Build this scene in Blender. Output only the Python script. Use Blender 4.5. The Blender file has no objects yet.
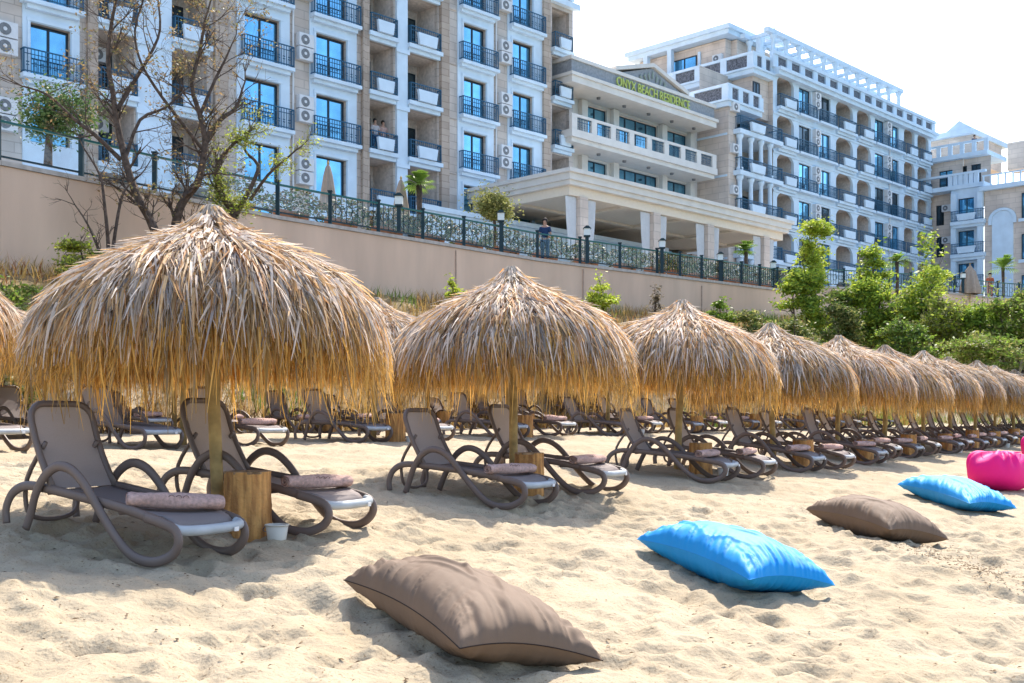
import bpy, math, random
import numpy as np
from mathutils import Vector, Matrix
random.seed(7)
RNG = np.random.default_rng(7)
sc = bpy.context.scene
COL = sc.collection
R = math.radians
PI = math.pi

# ------------------------------------------------------------------ camera, sky, sun, exposure
CZ = 0.8                       # height of the lens over the foot of the first umbrella (1.6 m over its own sand)
FPX = 1100.0; HOR = 417.0
cam_d = bpy.data.cameras.new('camera'); cam = bpy.data.objects.new('camera', cam_d); COL.objects.link(cam)
cam.location = (0, 0, CZ); cam.rotation_euler = (R(90), 0, 0)
cam_d.sensor_width = 36; cam_d.lens = 36 * FPX / 1024; cam_d.shift_y = (HOR - 341.5) / 1024
cam_d.clip_start = 0.1; cam_d.clip_end = 3000
sc.camera = cam
SUN = Vector((0.5, 1.55, 2.0)).normalized()
sel = math.asin(SUN.z); saz = math.atan2(SUN.x, SUN.y)
w = bpy.data.worlds.new('World'); sc.world = w; w.use_nodes = True
wn = w.node_tree
bg = wn.nodes['Background']
sky = wn.nodes.new('ShaderNodeTexSky'); sky.sky_type = 'NISHITA'; sky.sun_disc = False
sky.sun_elevation = sel; sky.sun_rotation = saz; sky.air_density = 1.0; sky.dust_density = 2.0; sky.ozone_density = 1.2
wn.links.new(sky.outputs[0], bg.inputs[0]); bg.inputs[1].default_value = 0.15
sd = bpy.data.lights.new('sun', 'SUN'); sd.energy = 3.15; sd.angle = R(0.53); sd.color = (1.0, 0.93, 0.82)
so = bpy.data.objects.new('sun', sd); COL.objects.link(so)
so.rotation_euler = (-SUN).to_track_quat('-Z', 'Y').to_euler()
vs = sc.view_settings
vs.view_transform = 'Standard'; vs.look = 'None'; vs.gamma = 1; vs.exposure = 1.42; vs.use_curve_mapping = False

# ------------------------------------------------------------------ helpers
WM = {}
def tag(o, label=None, cat=None, group=None, kind=None):
    if label: o['label'] = label
    if cat: o['category'] = cat
    if group: o['group'] = group
    if kind: o['kind'] = kind
    return o
def link(name, data, parent=None, M=None):
    o = bpy.data.objects.new(name, data); COL.objects.link(o)
    M = M or Matrix.Identity(4)
    if parent is not None:
        o.parent = parent; o.matrix_basis = WM[parent.name].inverted() @ M
    else:
        o.matrix_basis = M
    WM[o.name] = M
    return o
def empty(name, M, label=None, cat=None, group=None, kind=None):
    o = link(name, None, None, M); o.empty_display_size = 0.3
    return tag(o, label, cat, group, kind)
def T(x, y, z=0, rz=0): return Matrix.Translation((x, y, z)) @ Matrix.Rotation(rz, 4, 'Z')
KIDS = {}
def kids(o): return [c for c in COL.objects if c.parent == o]
def dup(o, M, label=None, group=None):
    def cp(src, par):
        c = src.copy(); COL.objects.link(c)
        if par is not None: c.parent = par
        for ch in KIDS.get(src.name) or []: cp(ch, c)
        return c
    def fill(s):
        if s.name not in KIDS:
            KIDS[s.name] = kids(s)
            for k in KIDS[s.name]: fill(k)
    fill(o)
    r = cp(o, None); r.matrix_basis = M; WM[r.name] = M
    if label: r['label'] = label
    if group: r['group'] = group
    return r

class MB:
    def __init__(s): s.v = []; s.f = []; s.c = []
    def quad(s, a, b, c, d):
        n = len(s.v); s.v += [a, b, c, d]; s.f.append((n, n+1, n+2, n+3))
    def poly(s, pts):
        n = len(s.v); s.v += pts; s.f.append(tuple(range(n, n+len(pts))))
    def box(s, x0, x1, y0, y1, z0, z1):
        n = len(s.v)
        s.v += [(x0,y0,z0),(x1,y0,z0),(x1,y1,z0),(x0,y1,z0),(x0,y0,z1),(x1,y0,z1),(x1,y1,z1),(x0,y1,z1)]
        s.f += [(n,n+3,n+2,n+1),(n+4,n+5,n+6,n+7),(n,n+1,n+5,n+4),(n+1,n+2,n+6,n+5),(n+2,n+3,n+7,n+6),(n+3,n,n+4,n+7)]
        return s
    def prism(s, poly, axis, lo, hi):
        """extrude a 2-D outline; axis 'y': outline in xz, 'z': outline in xy, 'x': outline in yz"""
        n = len(s.v); k = len(poly)
        for h in (lo, hi):
            for p, q in poly:
                s.v.append({'y': (p, h, q), 'z': (p, q, h), 'x': (h, p, q)}[axis])
        s.f.append(tuple(range(n, n+k))); s.f.append(tuple(range(n+2*k-1, n+k-1, -1)))
        for i in range(k):
            j = (i+1) % k; s.f.append((n+i, n+k+i, n+k+j, n+j))
        return s
    def tube(s, pts, rad, sides=8, squash=1.0, closed=False, cap=True, side=None):
        pts = [Vector(p) for p in pts]; n0 = len(s.v); m = len(pts)
        rads = rad if isinstance(rad, (list, tuple)) else [rad]*m
        ref = None
        for i, p in enumerate(pts):
            if closed: t = pts[(i+1) % m] - pts[i-1]
            else: t = pts[min(i+1, m-1)] - pts[max(i-1, 0)]
            if t.length < 1e-9: t = Vector((0,0,1))
            t.normalize()
            if side is not None: nrm = Vector(side)
            elif ref is None:
                nrm = t.cross(Vector((0,0,1)))
                if nrm.length < .1: nrm = t.cross(Vector((1,0,0)))
            else: nrm = ref - t * ref.dot(t)
            nrm.normalize(); ref = nrm; b = t.cross(nrm)
            for k in range(sides):
                a = 2*PI*k/sides
                s.v.append(tuple(p + nrm*math.cos(a)*rads[i]*squash + b*math.sin(a)*rads[i]))
        seg = m if closed else m-1
        for i in range(seg):
            j = (i+1) % m
            for k in range(sides):
                l = (k+1) % sides
                s.f.append((n0+i*sides+k, n0+i*sides+l, n0+j*sides+l, n0+j*sides+k))
        if cap and not closed:
            s.f.append(tuple(n0+k for k in range(sides))[::-1]); s.f.append(tuple(n0+(m-1)*sides+k for k in range(sides)))
        return s
    def lathe(s, prof, sides=20, cx=0, cy=0):
        n0 = len(s.v); m = len(prof)
        for r, z in prof:
            for k in range(sides):
                a = 2*PI*k/sides; s.v.append((cx+r*math.cos(a), cy+r*math.sin(a), z))
        for i in range(m-1):
            for k in range(sides):
                l = (k+1) % sides; s.f.append((n0+i*sides+k, n0+i*sides+l, n0+(i+1)*sides+l, n0+(i+1)*sides+k))
        s.f.append(tuple(n0+k for k in range(sides))[::-1]); s.f.append(tuple(n0+(m-1)*sides+k for k in range(sides)))
        return s
    def mesh(s, name, mat, smooth=False):
        me = bpy.data.meshes.new(name); me.from_pydata([tuple(p) for p in s.v], [], s.f)
        for q in (mat if isinstance(mat, (list, tuple)) else [mat]): me.materials.append(q)
        if smooth: me.polygons.foreach_set('use_smooth', [True]*len(me.polygons))
        if s.c:
            a = me.color_attributes.new('Col', 'FLOAT_COLOR', 'POINT')
            a.data.foreach_set('color', np.array(s.c, dtype=np.float32).ravel())
        me.update(); return me
    def build(s, name, mat, parent=None, M=None, smooth=False):
        return link(name, s.mesh(name, mat, smooth), parent, M if M is not None else (WM[parent.name] if parent is not None else None))

def bevel(o, wd=.01, seg=2):
    m = o.modifiers.new('bevel', 'BEVEL'); m.width = wd; m.segments = seg; m.limit_method = 'ANGLE'; return o

def crom(P, n=6, closed=False):
    P = [Vector(p) for p in P]; out = []; m = len(P)
    rng = range(m) if closed else range(m-1)
    for i in rng:
        if closed: a, b, c, d = P[i-1], P[i], P[(i+1) % m], P[(i+2) % m]
        else: a, b, c, d = P[max(i-1,0)], P[i], P[i+1], P[min(i+2,m-1)]
        for k in range(n):
            t = k/n
            out.append(.5*((2*b)+(c-a)*t+(2*a-5*b+4*c-d)*t*t+(3*b-a-3*c+d)*t**3))
    if not closed: out.append(P[-1])
    return out

# ------------------------------------------------------------------ materials
def mat(name, col, rough=.8, metal=0, var=.15, scale=6, bump=0, bscale=40, trans=0, attr=False, spec=.3, col2=None, tcol=None, orand=0, stretch=None):
    m = bpy.data.materials.new(name); m.use_nodes = True; nt = m.node_tree; N = nt.nodes; L = nt.links
    p = N['Principled BSDF']; p.inputs['Roughness'].default_value = rough; p.inputs['Metallic'].default_value = metal
    p.inputs['Specular IOR Level'].default_value = spec
    tc = N.new('ShaderNodeTexCoord')
    no = N.new('ShaderNodeTexNoise'); no.inputs['Scale'].default_value = scale; no.inputs['Detail'].default_value = 5
    if stretch:
        mp = N.new('ShaderNodeMapping'); mp.inputs['Scale'].default_value = stretch; L.new(tc.outputs['Object'], mp.inputs[0]); L.new(mp.outputs[0], no.inputs['Vector'])
    else: L.new(tc.outputs['Object'], no.inputs['Vector'])
    def vary(src):
        if not orand: return src
        oi = N.new('ShaderNodeObjectInfo'); mr = N.new('ShaderNodeMapRange'); mr.inputs[3].default_value = 1-orand; mr.inputs[4].default_value = 1+orand*.6
        L.new(oi.outputs['Random'], mr.inputs[0]); m2 = N.new('ShaderNodeMix'); m2.data_type = 'RGBA'; m2.blend_type = 'MULTIPLY'; m2.inputs[0].default_value = 1
        L.new(src, m2.inputs[6]); L.new(mr.outputs[0], m2.inputs[7]); return m2.outputs[2]
    if attr:
        at = N.new('ShaderNodeAttribute'); at.attribute_name = 'Col'; src = vary(at.outputs['Color'])
        L.new(src, p.inputs['Base Color'])
    else:
        mx = N.new('ShaderNodeMix'); mx.data_type = 'RGBA'
        c2 = col2 or tuple(c*(1-var*1.6) for c in col)
        mx.inputs[6].default_value = (*c2, 1); mx.inputs[7].default_value = (*[min(1, c*(1+var*.5)) for c in col], 1)
        rp = N.new('ShaderNodeMapRange'); rp.inputs[1].default_value = .3; rp.inputs[2].default_value = .7
        L.new(no.outputs[0], rp.inputs[0]); L.new(rp.outputs[0], mx.inputs[0]); src = vary(mx.outputs[2])
        L.new(src, p.inputs['Base Color'])
    if bump:
        n2 = N.new('ShaderNodeTexNoise'); n2.inputs['Scale'].default_value = bscale; n2.inputs['Detail'].default_value = 6
        L.new(tc.outputs['Object'], n2.inputs['Vector'])
        b = N.new('ShaderNodeBump'); b.inputs['Strength'].default_value = bump; b.inputs['Distance'].default_value = .02
        L.new(n2.outputs[0], b.inputs['Height']); L.new(b.outputs[0], p.inputs['Normal'])
    if trans:
        tr = N.new('ShaderNodeBsdfTranslucent'); ms = N.new('ShaderNodeMixShader'); ms.inputs[0].default_value = trans
        if tcol: tr.inputs[0].default_value = (*tcol, 1)
        else: L.new(src, tr.inputs[0])
        L.new(p.outputs[0], ms.inputs[1]); L.new(tr.outputs[0], ms.inputs[2]); L.new(ms.outputs[0], N['Material Output'].inputs[0])
    return m

M_ = {}
M_['thatch'] = mat('thatch', (.5,.4,.3), .6, attr=True, trans=.38, spec=.35, orand=.16)
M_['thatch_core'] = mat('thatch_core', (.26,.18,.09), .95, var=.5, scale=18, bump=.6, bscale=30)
M_['pole'] = mat('pole_wood', (.50,.34,.13), .7, var=.35, scale=5, bump=.3, bscale=30)
M_['resin'] = mat('taupe_resin', (.165,.12,.10), .5, var=.08, scale=4, spec=.45)
M_['sling'] = mat('sling_fabric', (.31,.26,.25), .7, var=.08, scale=120, trans=.32, tcol=(.55,.5,.48), bump=.15, bscale=400)
M_['foot_cap'] = mat('foot_cap', (.42,.45,.47), .5, var=.1)
M_['label'] = mat('white_plastic', (.8,.8,.8), .5, var=.03)
M_['towel'] = mat('pink_towel', (.68,.45,.385), .95, var=.2, scale=40, bump=.8, bscale=160)
M_['towel_motif'] = mat('towel_motif', (.16,.09,.08), .95)
M_['bark'] = mat('stump_bark', (.60,.31,.10), .85, var=.5, scale=16, bump=1.0, bscale=25, col2=(.24,.10,.035), stretch=(1,1,.16))
M_['endgrain'] = mat('stump_top', (.38,.24,.13), .85, var=.4, scale=14)
M_['bucket'] = mat('bucket_plastic', (.62,.58,.50), .5, var=.08)
M_['brown'] = mat('brown_canvas', (.175,.12,.083), .8, var=.08, scale=3, bump=.12, bscale=220)
M_['blue'] = mat('blue_canvas', (.004,.27,.66), .62, var=.05, scale=3, bump=.12, bscale=220)
M_['pink'] = mat('pink_canvas', (.88,.010,.22), .62, var=.05, scale=3, bump=.12, bscale=220)
M_['piping'] = mat('dark_piping', (.035,.02,.015), .8)
M_['stone'] = mat('travertine', (.52,.43,.35), .85, var=.12, scale=1.2, bump=.1)
M_['stone_dark'] = mat('brown_stone', (.37,.27,.19), .85, var=.25, scale=1.6, bump=.2)
M_['white'] = mat('shade_tinted_white_render', (.64,.765,.87), .8, var=.06, scale=1.5)  # white paint; the blue cast of skylit shade is mixed into its colour
M_['cream'] = mat('cream_render', (.70,.67,.62), .8, var=.06, scale=1.5)
M_['grille'] = mat('parapet_ironwork', (.17,.18,.21), .6, var=.5, scale=9)
M_['room'] = mat('loggia_render', (.70,.62,.56), .85)
M_['peach'] = mat('peach_render', (.66,.50,.40), .85, var=.08, scale=1.2)
M_['glass'] = mat('window_glass', (.24,.60,.88), .05, metal=.9, var=.35, scale=.5, orand=.22)
M_['glass_dark'] = mat('dark_glass', (.09,.14,.17), .06, metal=.7, var=.3, scale=.6, orand=.5)
M_['wframe'] = mat('window_frame', (.02,.035,.05), .5, var=.1)
M_['iron'] = mat('blue_black_iron', (.02,.10,.18), .5, var=.1)
M_['ac'] = mat('ac_white', (.68,.69,.70), .5, var=.05)
M_['ac_dark'] = mat('ac_fan', (.20,.21,.22), .6, var=.2)
M_['slate'] = mat('slate_band', (.30,.32,.34), .7, var=.15)
M_['sign'] = mat('sign_letter', (.50,.58,.14), .5, var=.05)
M_['sign_crest'] = mat('sign_crest', (.30,.36,.31), .5, var=.05)
M_['retwall'] = mat('retaining_render', (.72,.515,.375), .9, var=.12, scale=.8, stretch=(1,1,.22), bump=.15, bscale=30)
M_['coping'] = mat('coping', (.50,.45,.40), .9)
M_['railgreen'] = mat('green_rail', (.015,.12,.11), .4, var=.05)
M_['curtain'] = mat('white_curtain', (.78,.79,.80), .85, trans=.25, var=.04)
M_['paving'] = mat('terrace_paving', (.60,.53,.45), .9)
M_['leaf'] = mat('leaf', (.1,.2,.03), .5, attr=True, trans=.45, spec=.25)
M_['drygrass'] = mat('dry_grass', (.4,.3,.1), .8, attr=True, trans=.35)
M_['trunk'] = mat('bark_grey', (.12,.085,.065), .9, var=.4, scale=10, bump=.6)
M_['parasol'] = mat('beige_canvas', (.40,.31,.24), .85, var=.1)
M_['pot'] = mat('terracotta', (.38,.17,.09), .85)
M_['skin'] = mat('skin', (.45,.26,.18), .6, var=.05)
M_['navy'] = mat('navy_cloth', (.02,.05,.13), .85); M_['rust'] = mat('rust_cloth', (.42,.12,.06), .85)
M_['palecloth'] = mat('pale_cloth', (.6,.55,.55), .85); M_['hair'] = mat('dark_hair', (.02,.014,.01), .7)
M_['lampglass'] = mat('lamp_glass', (.75,.80,.78), .3, var=.03)

def glassy(name, alpha, col):
    m = bpy.data.materials.new(name); m.use_nodes = True; N = m.node_tree.nodes; L = m.node_tree.links
    g = N.new('ShaderNodeBsdfGlossy'); g.inputs['Roughness'].default_value = .05; g.inputs[0].default_value = (*col, 1)
    t = N.new('ShaderNodeBsdfTransparent'); x = N.new('ShaderNodeMixShader'); x.inputs[0].default_value = alpha
    L.new(t.outputs[0], x.inputs[1]); L.new(g.outputs[0], x.inputs[2]); L.new(x.outputs[0], N['Material Output'].inputs[0]); return m
M_['railglass'] = glassy('rail_glass', .05, (.35, .5, .52))

def brick_mat(name, c1, c2, mortar, bw, bh, msize=.02):
    """stone cladding in courses, laid out on the wall's own plane"""
    m = bpy.data.materials.new(name); m.use_nodes = True; nt = m.node_tree; N = nt.nodes; L = nt.links
    p = N['Principled BSDF']; p.inputs['Roughness'].default_value = .85
    tc = N.new('ShaderNodeTexCoord'); sx = N.new('ShaderNodeSeparateXYZ'); cb = N.new('ShaderNodeCombineXYZ'); ad = N.new('ShaderNodeMath')
    L.new(tc.outputs['Object'], sx.inputs[0]); L.new(sx.outputs[0], ad.inputs[0]); L.new(sx.outputs[1], ad.inputs[1])
    L.new(ad.outputs[0], cb.inputs[0]); L.new(sx.outputs[2], cb.inputs[1])
    b = N.new('ShaderNodeTexBrick'); b.inputs['Scale'].default_value = 1; b.inputs['Brick Width'].default_value = bw; b.inputs['Row Height'].default_value = bh
    b.inputs['Mortar Size'].default_value = msize; b.inputs['Color1'].default_value = (*c1,1); b.inputs['Color2'].default_value = (*c2,1); b.inputs['Mortar'].default_value = (*mortar,1)
    L.new(cb.outputs[0], b.inputs['Vector'])
    no = N.new('ShaderNodeTexNoise'); no.inputs['Scale'].default_value = .7; no.inputs['Detail'].default_value = 6; L.new(tc.outputs['Object'], no.inputs['Vector'])
    mr = N.new('ShaderNodeMapRange'); mr.inputs[1].default_value = .3; mr.inputs[2].default_value = .7; mr.inputs[3].default_value = .8; mr.inputs[4].default_value = 1.1; L.new(no.outputs[0], mr.inputs[0])
    mx = N.new('ShaderNodeMix'); mx.data_type = 'RGBA'; mx.blend_type = 'MULTIPLY'; mx.inputs[0].default_value = 1
    L.new(b.outputs[0], mx.inputs[6]); L.new(mr.outputs[0], mx.inputs[7]); L.new(mx.outputs[2], p.inputs['Base Color'])
    return m
M_['stone'] = brick_mat('travertine_cladding', (.62,.545,.48), (.54,.46,.40), (.43,.37,.32), 1.1, .42, .022)
M_['stone_dark'] = brick_mat('brown_cladding', (.50,.40,.32), (.41,.32,.25), (.31,.24,.19), 1.0, .36, .02)
M_['peach'] = brick_mat('peach_cladding', (.70,.59,.50), (.63,.52,.44), (.52,.43,.36), 1.1, .45, .02)

# ------------------------------------------------------------------ the lie of the land
# u runs along the rows of umbrellas, n inland from the camera; ground falls to the sea with a slope of 6 degrees
UU = (.559, .829); NN = (-.829, .559)
def un(x, y): return x*UU[0]+y*UU[1], x*NN[0]+y*NN[1]
def xy(u, n): return u*UU[0]+n*NN[0], u*UU[1]+n*NN[1]
WALL = [(-45.1,-4.0,7.15),(-12.8,27.5,7.15),(-7.4,35.1,7.15),(1.13,44.5,7.15),(6.6,49.2,7.15),(14.1,58,7.5),(18.6,66,8.6),(27.6,72,9.0),(33.7,76,9.0),(60,88,9.0)]
WU = [un(a,b)[0] for a,b,c in WALL]; WN = [un(a,b)[1] for a,b,c in WALL]
ZB = [4.3,4.4,4.7,5.1,5.3,5.8,6.6,7.2,7.3,7.5]
def sand_z(n):
    n = np.asarray(n, dtype=float)
    a = .105*(n-8)
    t = np.clip((n-8.2)/7.0, 0, 1)
    b = .021 + .105*7.0*(t - t*t*.5)
    return np.where(n < 8.2, a, b + .015*np.clip(n-15.2, 0, 60)*.8)
def smooth(t): t = np.clip(t, 0, 1); return t*t*(3-2*t)
def land_z(x, y, bank=True):
    u = x*UU[0]+y*UU[1]; n = x*NN[0]+y*NN[1]
    z = sand_z(n)
    nw = np.interp(u, WU, WN); zb = np.interp(u, WU, ZB)
    k = smooth((n-(nw-6.0))/5.6)
    return z*(1-k) + (zb if bank else zb-.6)*k
def gz(x, y): return float(land_z(np.float64(x), np.float64(y)))

def vnoise(x, y, seed=0):
    r = np.random.default_rng(seed); tb = r.random((256, 256))
    xi = np.floor(x).astype(int); yi = np.floor(y).astype(int); fx = x-xi; fy = y-yi
    fx = fx*fx*(3-2*fx); fy = fy*fy*(3-2*fy)
    g = lambda a, b: tb[a & 255, b & 255]
    return (g(xi,yi)*(1-fx)*(1-fy)+g(xi+1,yi)*fx*(1-fy)+g(xi,yi+1)*(1-fx)*fy+g(xi+1,yi+1)*fx*fy) - .5

def grid_mesh(name, X, Y, Z, m, smooth_=True):
    ny, nx = X.shape
    co = np.stack([X, Y, Z], -1).reshape(-1, 3)
    i = np.arange(ny*nx).reshape(ny, nx)
    q = np.stack([i[:-1,:-1], i[:-1,1:], i[1:,1:], i[1:,:-1]], -1).reshape(-1, 4)
    me = bpy.data.meshes.new(name); me.vertices.add(len(co)); me.vertices.foreach_set('co', co.ravel())
    me.loops.add(q.size); me.loops.foreach_set('vertex_index', q.ravel().astype(np.int32))
    me.polygons.add(len(q)); me.polygons.foreach_set('loop_start', np.arange(0, q.size, 4, dtype=np.int32)); me.polygons.foreach_set('loop_total', np.full(len(q), 4, dtype=np.int32))
    me.update(calc_edges=True); me.validate()
    me.polygons.foreach_set('use_smooth', [smooth_]*len(q)); me.materials.append(m)
    o = bpy.data.objects.new(name, me); COL.objects.link(o); WM[o.name] = Matrix.Identity(4); return o

def spaced(segs):
    out = [segs[0][0]]
    for a, b, st in segs:
        n = max(1, int(round((b-a)/st))); out += list(np.linspace(a, b, n+1)[1:])
    return np.array(out)
xs = spaced([(-600,-100,50),(-100,-30,5),(-30,-8,.4),(-8,-5,.08),(-5,6,.028),(6,12,.06),(12,30,.25),(30,100,2),(100,700,60)])
ys = spaced([(-300,-40,20),(-40,-4,1.5),(-4,3,.2),(3,13,.030),(13,22,.07),(22,50,.25),(50,100,2),(100,900,60)])
GX, GY = np.meshgrid(xs, ys)
GU = GX*UU[0]+GY*UU[1]; GN = GX*NN[0]+GY*NN[1]
Z = land_z(GX, GY, bank=False)
amp = np.clip(1.15-np.hypot(GX, GY)/70, 0, 1)
wx = GX + .35*vnoise(GX*1.4, GY*1.4, 31); wy = GY + .35*vnoise(GX*1.4, GY*1.4, 32)
Z = Z + amp*(.09*vnoise(wx*.8, wy*.8, 1) + .065*vnoise(wx*2.1, wy*2.1, 2) + .046*(.35-np.abs(vnoise(wx*4.1, wy*4.1, 3)*2)) + .020*vnoise(wx*9, wy*9, 4) + .009*vnoise(wx*21, wy*21, 5))
# trodden hollows and kicked-up rims
for i in range(5200):
    if i < 2800: cx, cy = random.uniform(-6, 8), random.uniform(3, 14)
    else: cx, cy = random.uniform(-14, 22), random.uniform(10, 34)
    a = random.uniform(0, PI); la = random.uniform(.10, .22); lb = la*random.uniform(.4, .8); dp = random.uniform(.008, .030)
    i0, i1 = np.searchsorted(xs, (cx-.6, cx+.6)); j0, j1 = np.searchsorted(ys, (cy-.6, cy+.6))
    dx = GX[j0:j1,i0:i1]-cx; dy = GY[j0:j1,i0:i1]-cy
    p = (dx*math.cos(a)+dy*math.sin(a))/la; q = (-dx*math.sin(a)+dy*math.cos(a))/lb; rr = p*p+q*q
    rim = np.exp(-((np.sqrt(rr)-1.35)/.32)**2)*(1+.8*p/(1+np.abs(p)))
    Z[j0:j1,i0:i1] += -dp*np.exp(-rr*rr*.7) + dp*.42*rim
def sand_mat():
    m = bpy.data.materials.new('beach_sand'); m.use_nodes = True; nt = m.node_tree; N = nt.nodes; L = nt.links
    p = N['Principled BSDF']; p.inputs['Roughness'].default_value = .95; p.inputs['Specular IOR Level'].default_value = .15
    tc = N.new('ShaderNodeTexCoord')
    def noise(s, d=6):
        n = N.new('ShaderNodeTexNoise'); n.inputs['Scale'].default_value = s; n.inputs['Detail'].default_value = d; L.new(tc.outputs['Object'], n.inputs['Vector']); return n
    def ramp(n, stops):
        r = N.new('ShaderNodeValToRGB'); e = r.color_ramp.elements
        e[0].position, e[0].color = stops[0][0], (*stops[0][1], 1); e[1].position, e[1].color = stops[1][0], (*stops[1][1], 1)
        for s in stops[2:]: k = e.new(s[0]); k.color = (*s[1], 1)
        L.new(n.outputs[0], r.inputs[0]); return r
    r1 = ramp(noise(1.2), [(.3, (.37,.30,.205)), (.7, (.45,.375,.27))])
    r2 = ramp(noise(55, 3), [(.30, (.50,.42,.32)), (.40, (1,1,1))])
    r3 = ramp(noise(300, 2), [(.25, (.78,.74,.68)), (.6, (1.0,1.0,1.0))])
    mx = N.new('ShaderNodeMix'); mx.data_type = 'RGBA'; mx.blend_type = 'MULTIPLY'; mx.inputs[0].default_value = .8
    L.new(r1.outputs[0], mx.inputs[6]); L.new(r2.outputs[0], mx.inputs[7])
    m2 = N.new('ShaderNodeMix'); m2.data_type = 'RGBA'; m2.blend_type = 'MULTIPLY'; m2.inputs[0].default_value = 1
    L.new(mx.outputs[2], m2.inputs[6]); L.new(r3.outputs[0], m2.inputs[7]); L.new(m2.outputs[2], p.inputs['Base Color'])
    b1 = N.new('ShaderNodeBump'); b1.inputs['Strength'].default_value = .7; b1.inputs['Distance'].default_value = .02; L.new(noise(28, 8).outputs[0], b1.inputs['Height'])
    b2 = N.new('ShaderNodeBump'); b2.inputs['Strength'].default_value = .35; b2.inputs['Distance'].default_value = .004; L.new(noise(260, 4).outputs[0], b2.inputs['Height'])
    L.new(b1.outputs[0], b2.inputs['Normal']); L.new(b2.outputs[0], p.inputs['Normal']); return m
M_['sand'] = sand_mat()
tag(grid_mesh('beach', GX, GY, Z, M_['sand']), kind='structure')
def sz(x, y):   # height of the modelled sand
    i = min(max(np.searchsorted(xs, x), 1), len(xs)-1); j = min(max(np.searchsorted(ys, y), 1), len(ys)-1)
    return float((Z[j-1,i-1]+Z[j,i]+Z[j-1,i]+Z[j,i-1])/4)
def szm(x, y, r=.3):
    return sum(sz(x+r*math.cos(a), y+r*math.sin(a)) for a in (0,1.57,3.14,4.71))/4
# sea behind the photographer
sea = MB(); a = [xy(-900,-14), xy(900,-14), xy(900,-900), xy(-900,-900)]
sea.poly([(p[0], p[1], -1.75) for p in a])
tag(sea.build('sea', mat('sea_water', (.03,.16,.22), .12, var=.2, scale=.1, bump=.4, bscale=2)), kind='structure')

# the bank between sand and wall
bu = np.arange(-10, 92, .5); bt = np.linspace(0, 1, 26)
BU, BT = np.meshgrid(bu, bt); NW = np.interp(BU, WU, WN)
BN = (NW-6.6) + BT*6.9
BX = BU*UU[0]+BN*NN[0]; BY = BU*UU[1]+BN*NN[1]
BZ = land_z(BX, BY) + np.clip(BT*4, 0, 1)*(.5*vnoise(BX*.8, BY*.8, 11)+.25*vnoise(BX*2.2, BY*2.2, 12)) - .04
M_['bank'] = mat('bank_earth', (.26,.18,.10), .95, var=.6, scale=1.6, bump=1, bscale=8, col2=(.10,.085,.035))
tag(grid_mesh('bank', BX, BY, BZ, M_['bank']), kind='structure')
def bank_pt(u, t):
    nw = np.interp(u, WU, WN); n = nw-6.6+t*6.9; x, y = xy(u, n); return x, y, gz(x, y)

def blade_cloud(mb, x, y, z, h, wd, col, lean=.35):
    a = random.uniform(0, 2*PI); dx, dy = math.cos(a)*wd, math.sin(a)*wd
    lx, ly = random.gauss(0, lean)*h, random.gauss(0, lean)*h
    n = len(mb.v)
    mb.v += [(x-dx,y-dy,z),(x+dx,y+dy,z),(x+lx*.4+dx*.6,y+ly*.4+dy*.6,z+h*.6),(x+lx*.4-dx*.6,y+ly*.4-dy*.6,z+h*.6),(x+lx,y+ly,z+h)]
    mb.f += [(n,n+1,n+2,n+3),(n+3,n+2,n+4)]; mb.c += [col]*5
g = MB()
for i in range(42000):
    u = random.uniform(2, 80); t = random.uniform(.0, 1.0)
    x, y, z = bank_pt(u, t)
    patch = float(vnoise(np.array([x*.45]), np.array([y*.45]), 21)[0])
    green = (patch > .26) or (u > 52 and random.random() < .6)
    if green: c = (random.uniform(.09,.2), random.uniform(.16,.28), random.uniform(.02,.05), 1)
    else:
        k = random.uniform(.6,1.15); c = (.50*k, .34*k, .12*k, 1)
        if random.random() < .15: c = (.30*k,.13*k,.05*k,1)
    blade_cloud(g, x, y, z-.05, random.uniform(.18,.6)*(1.25 if t < .3 else 1), random.uniform(.008,.022), c)
tag(g.build('bank_grass', M_['drygrass']), 'dry golden grass and weeds covering the bank below the retaining wall', 'grass', kind='stuff')

# terrace floor behind the wall
tm = MB()
for i in range(len(WALL)-1):
    a, b = WALL[i], WALL[i+1]
    tm.quad((a[0],a[1],a[2]-.02),(b[0],b[1],b[2]-.02),(b[0]-50,b[1]+50,b[2]-.02),(a[0]-50,a[1]+50,a[2]-.02))
tag(tm.build('terrace_paving', M_['paving']), kind='structure')

# retaining wall
def offs(p, d):   # point pushed toward the sea
    return (p[0]+d*.70, p[1]-d*.71)
wr = empty('retaining_wall', T(WALL[3][0], WALL[3][1], 4), 'long plain pinkish beige rendered wall holding up the hotel terrace above the bank', 'wall')
body = MB(); cop = MB()
for i in range(len(WALL)-1):
    a, b = WALL[i], WALL[i+1]
    d = Vector((b[0]-a[0], b[1]-a[1], 0)).normalized(); nx, ny = d.y, -d.x
    for mb, o0, o1, h0, h1 in ((body, .02, -.3, -3.6, -.06), (cop, .07, -.34, -.06, .06)):
        P = [(a[0]+nx*o0, a[1]+ny*o0), (b[0]+nx*o0, b[1]+ny*o0), (b[0]+nx*o1, b[1]+ny*o1), (a[0]+nx*o1, a[1]+ny*o1)]
        lo = [(P[0][0],P[0][1],a[2]+h0),(P[1][0],P[1][1],b[2]+h0),(P[2][0],P[2][1],b[2]+h0),(P[3][0],P[3][1],a[2]+h0)]
        hi = [(p[0],p[1],p[2]-h0+h1) for p in lo]
        n = len(mb.v); mb.v += lo+hi
        mb.f += [(n,n+1,n+5,n+4),(n+1,n+2,n+6,n+5),(n+2,n+3,n+7,n+6),(n+3,n,n+4,n+7),(n+4,n+5,n+6,n+7)]
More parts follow.
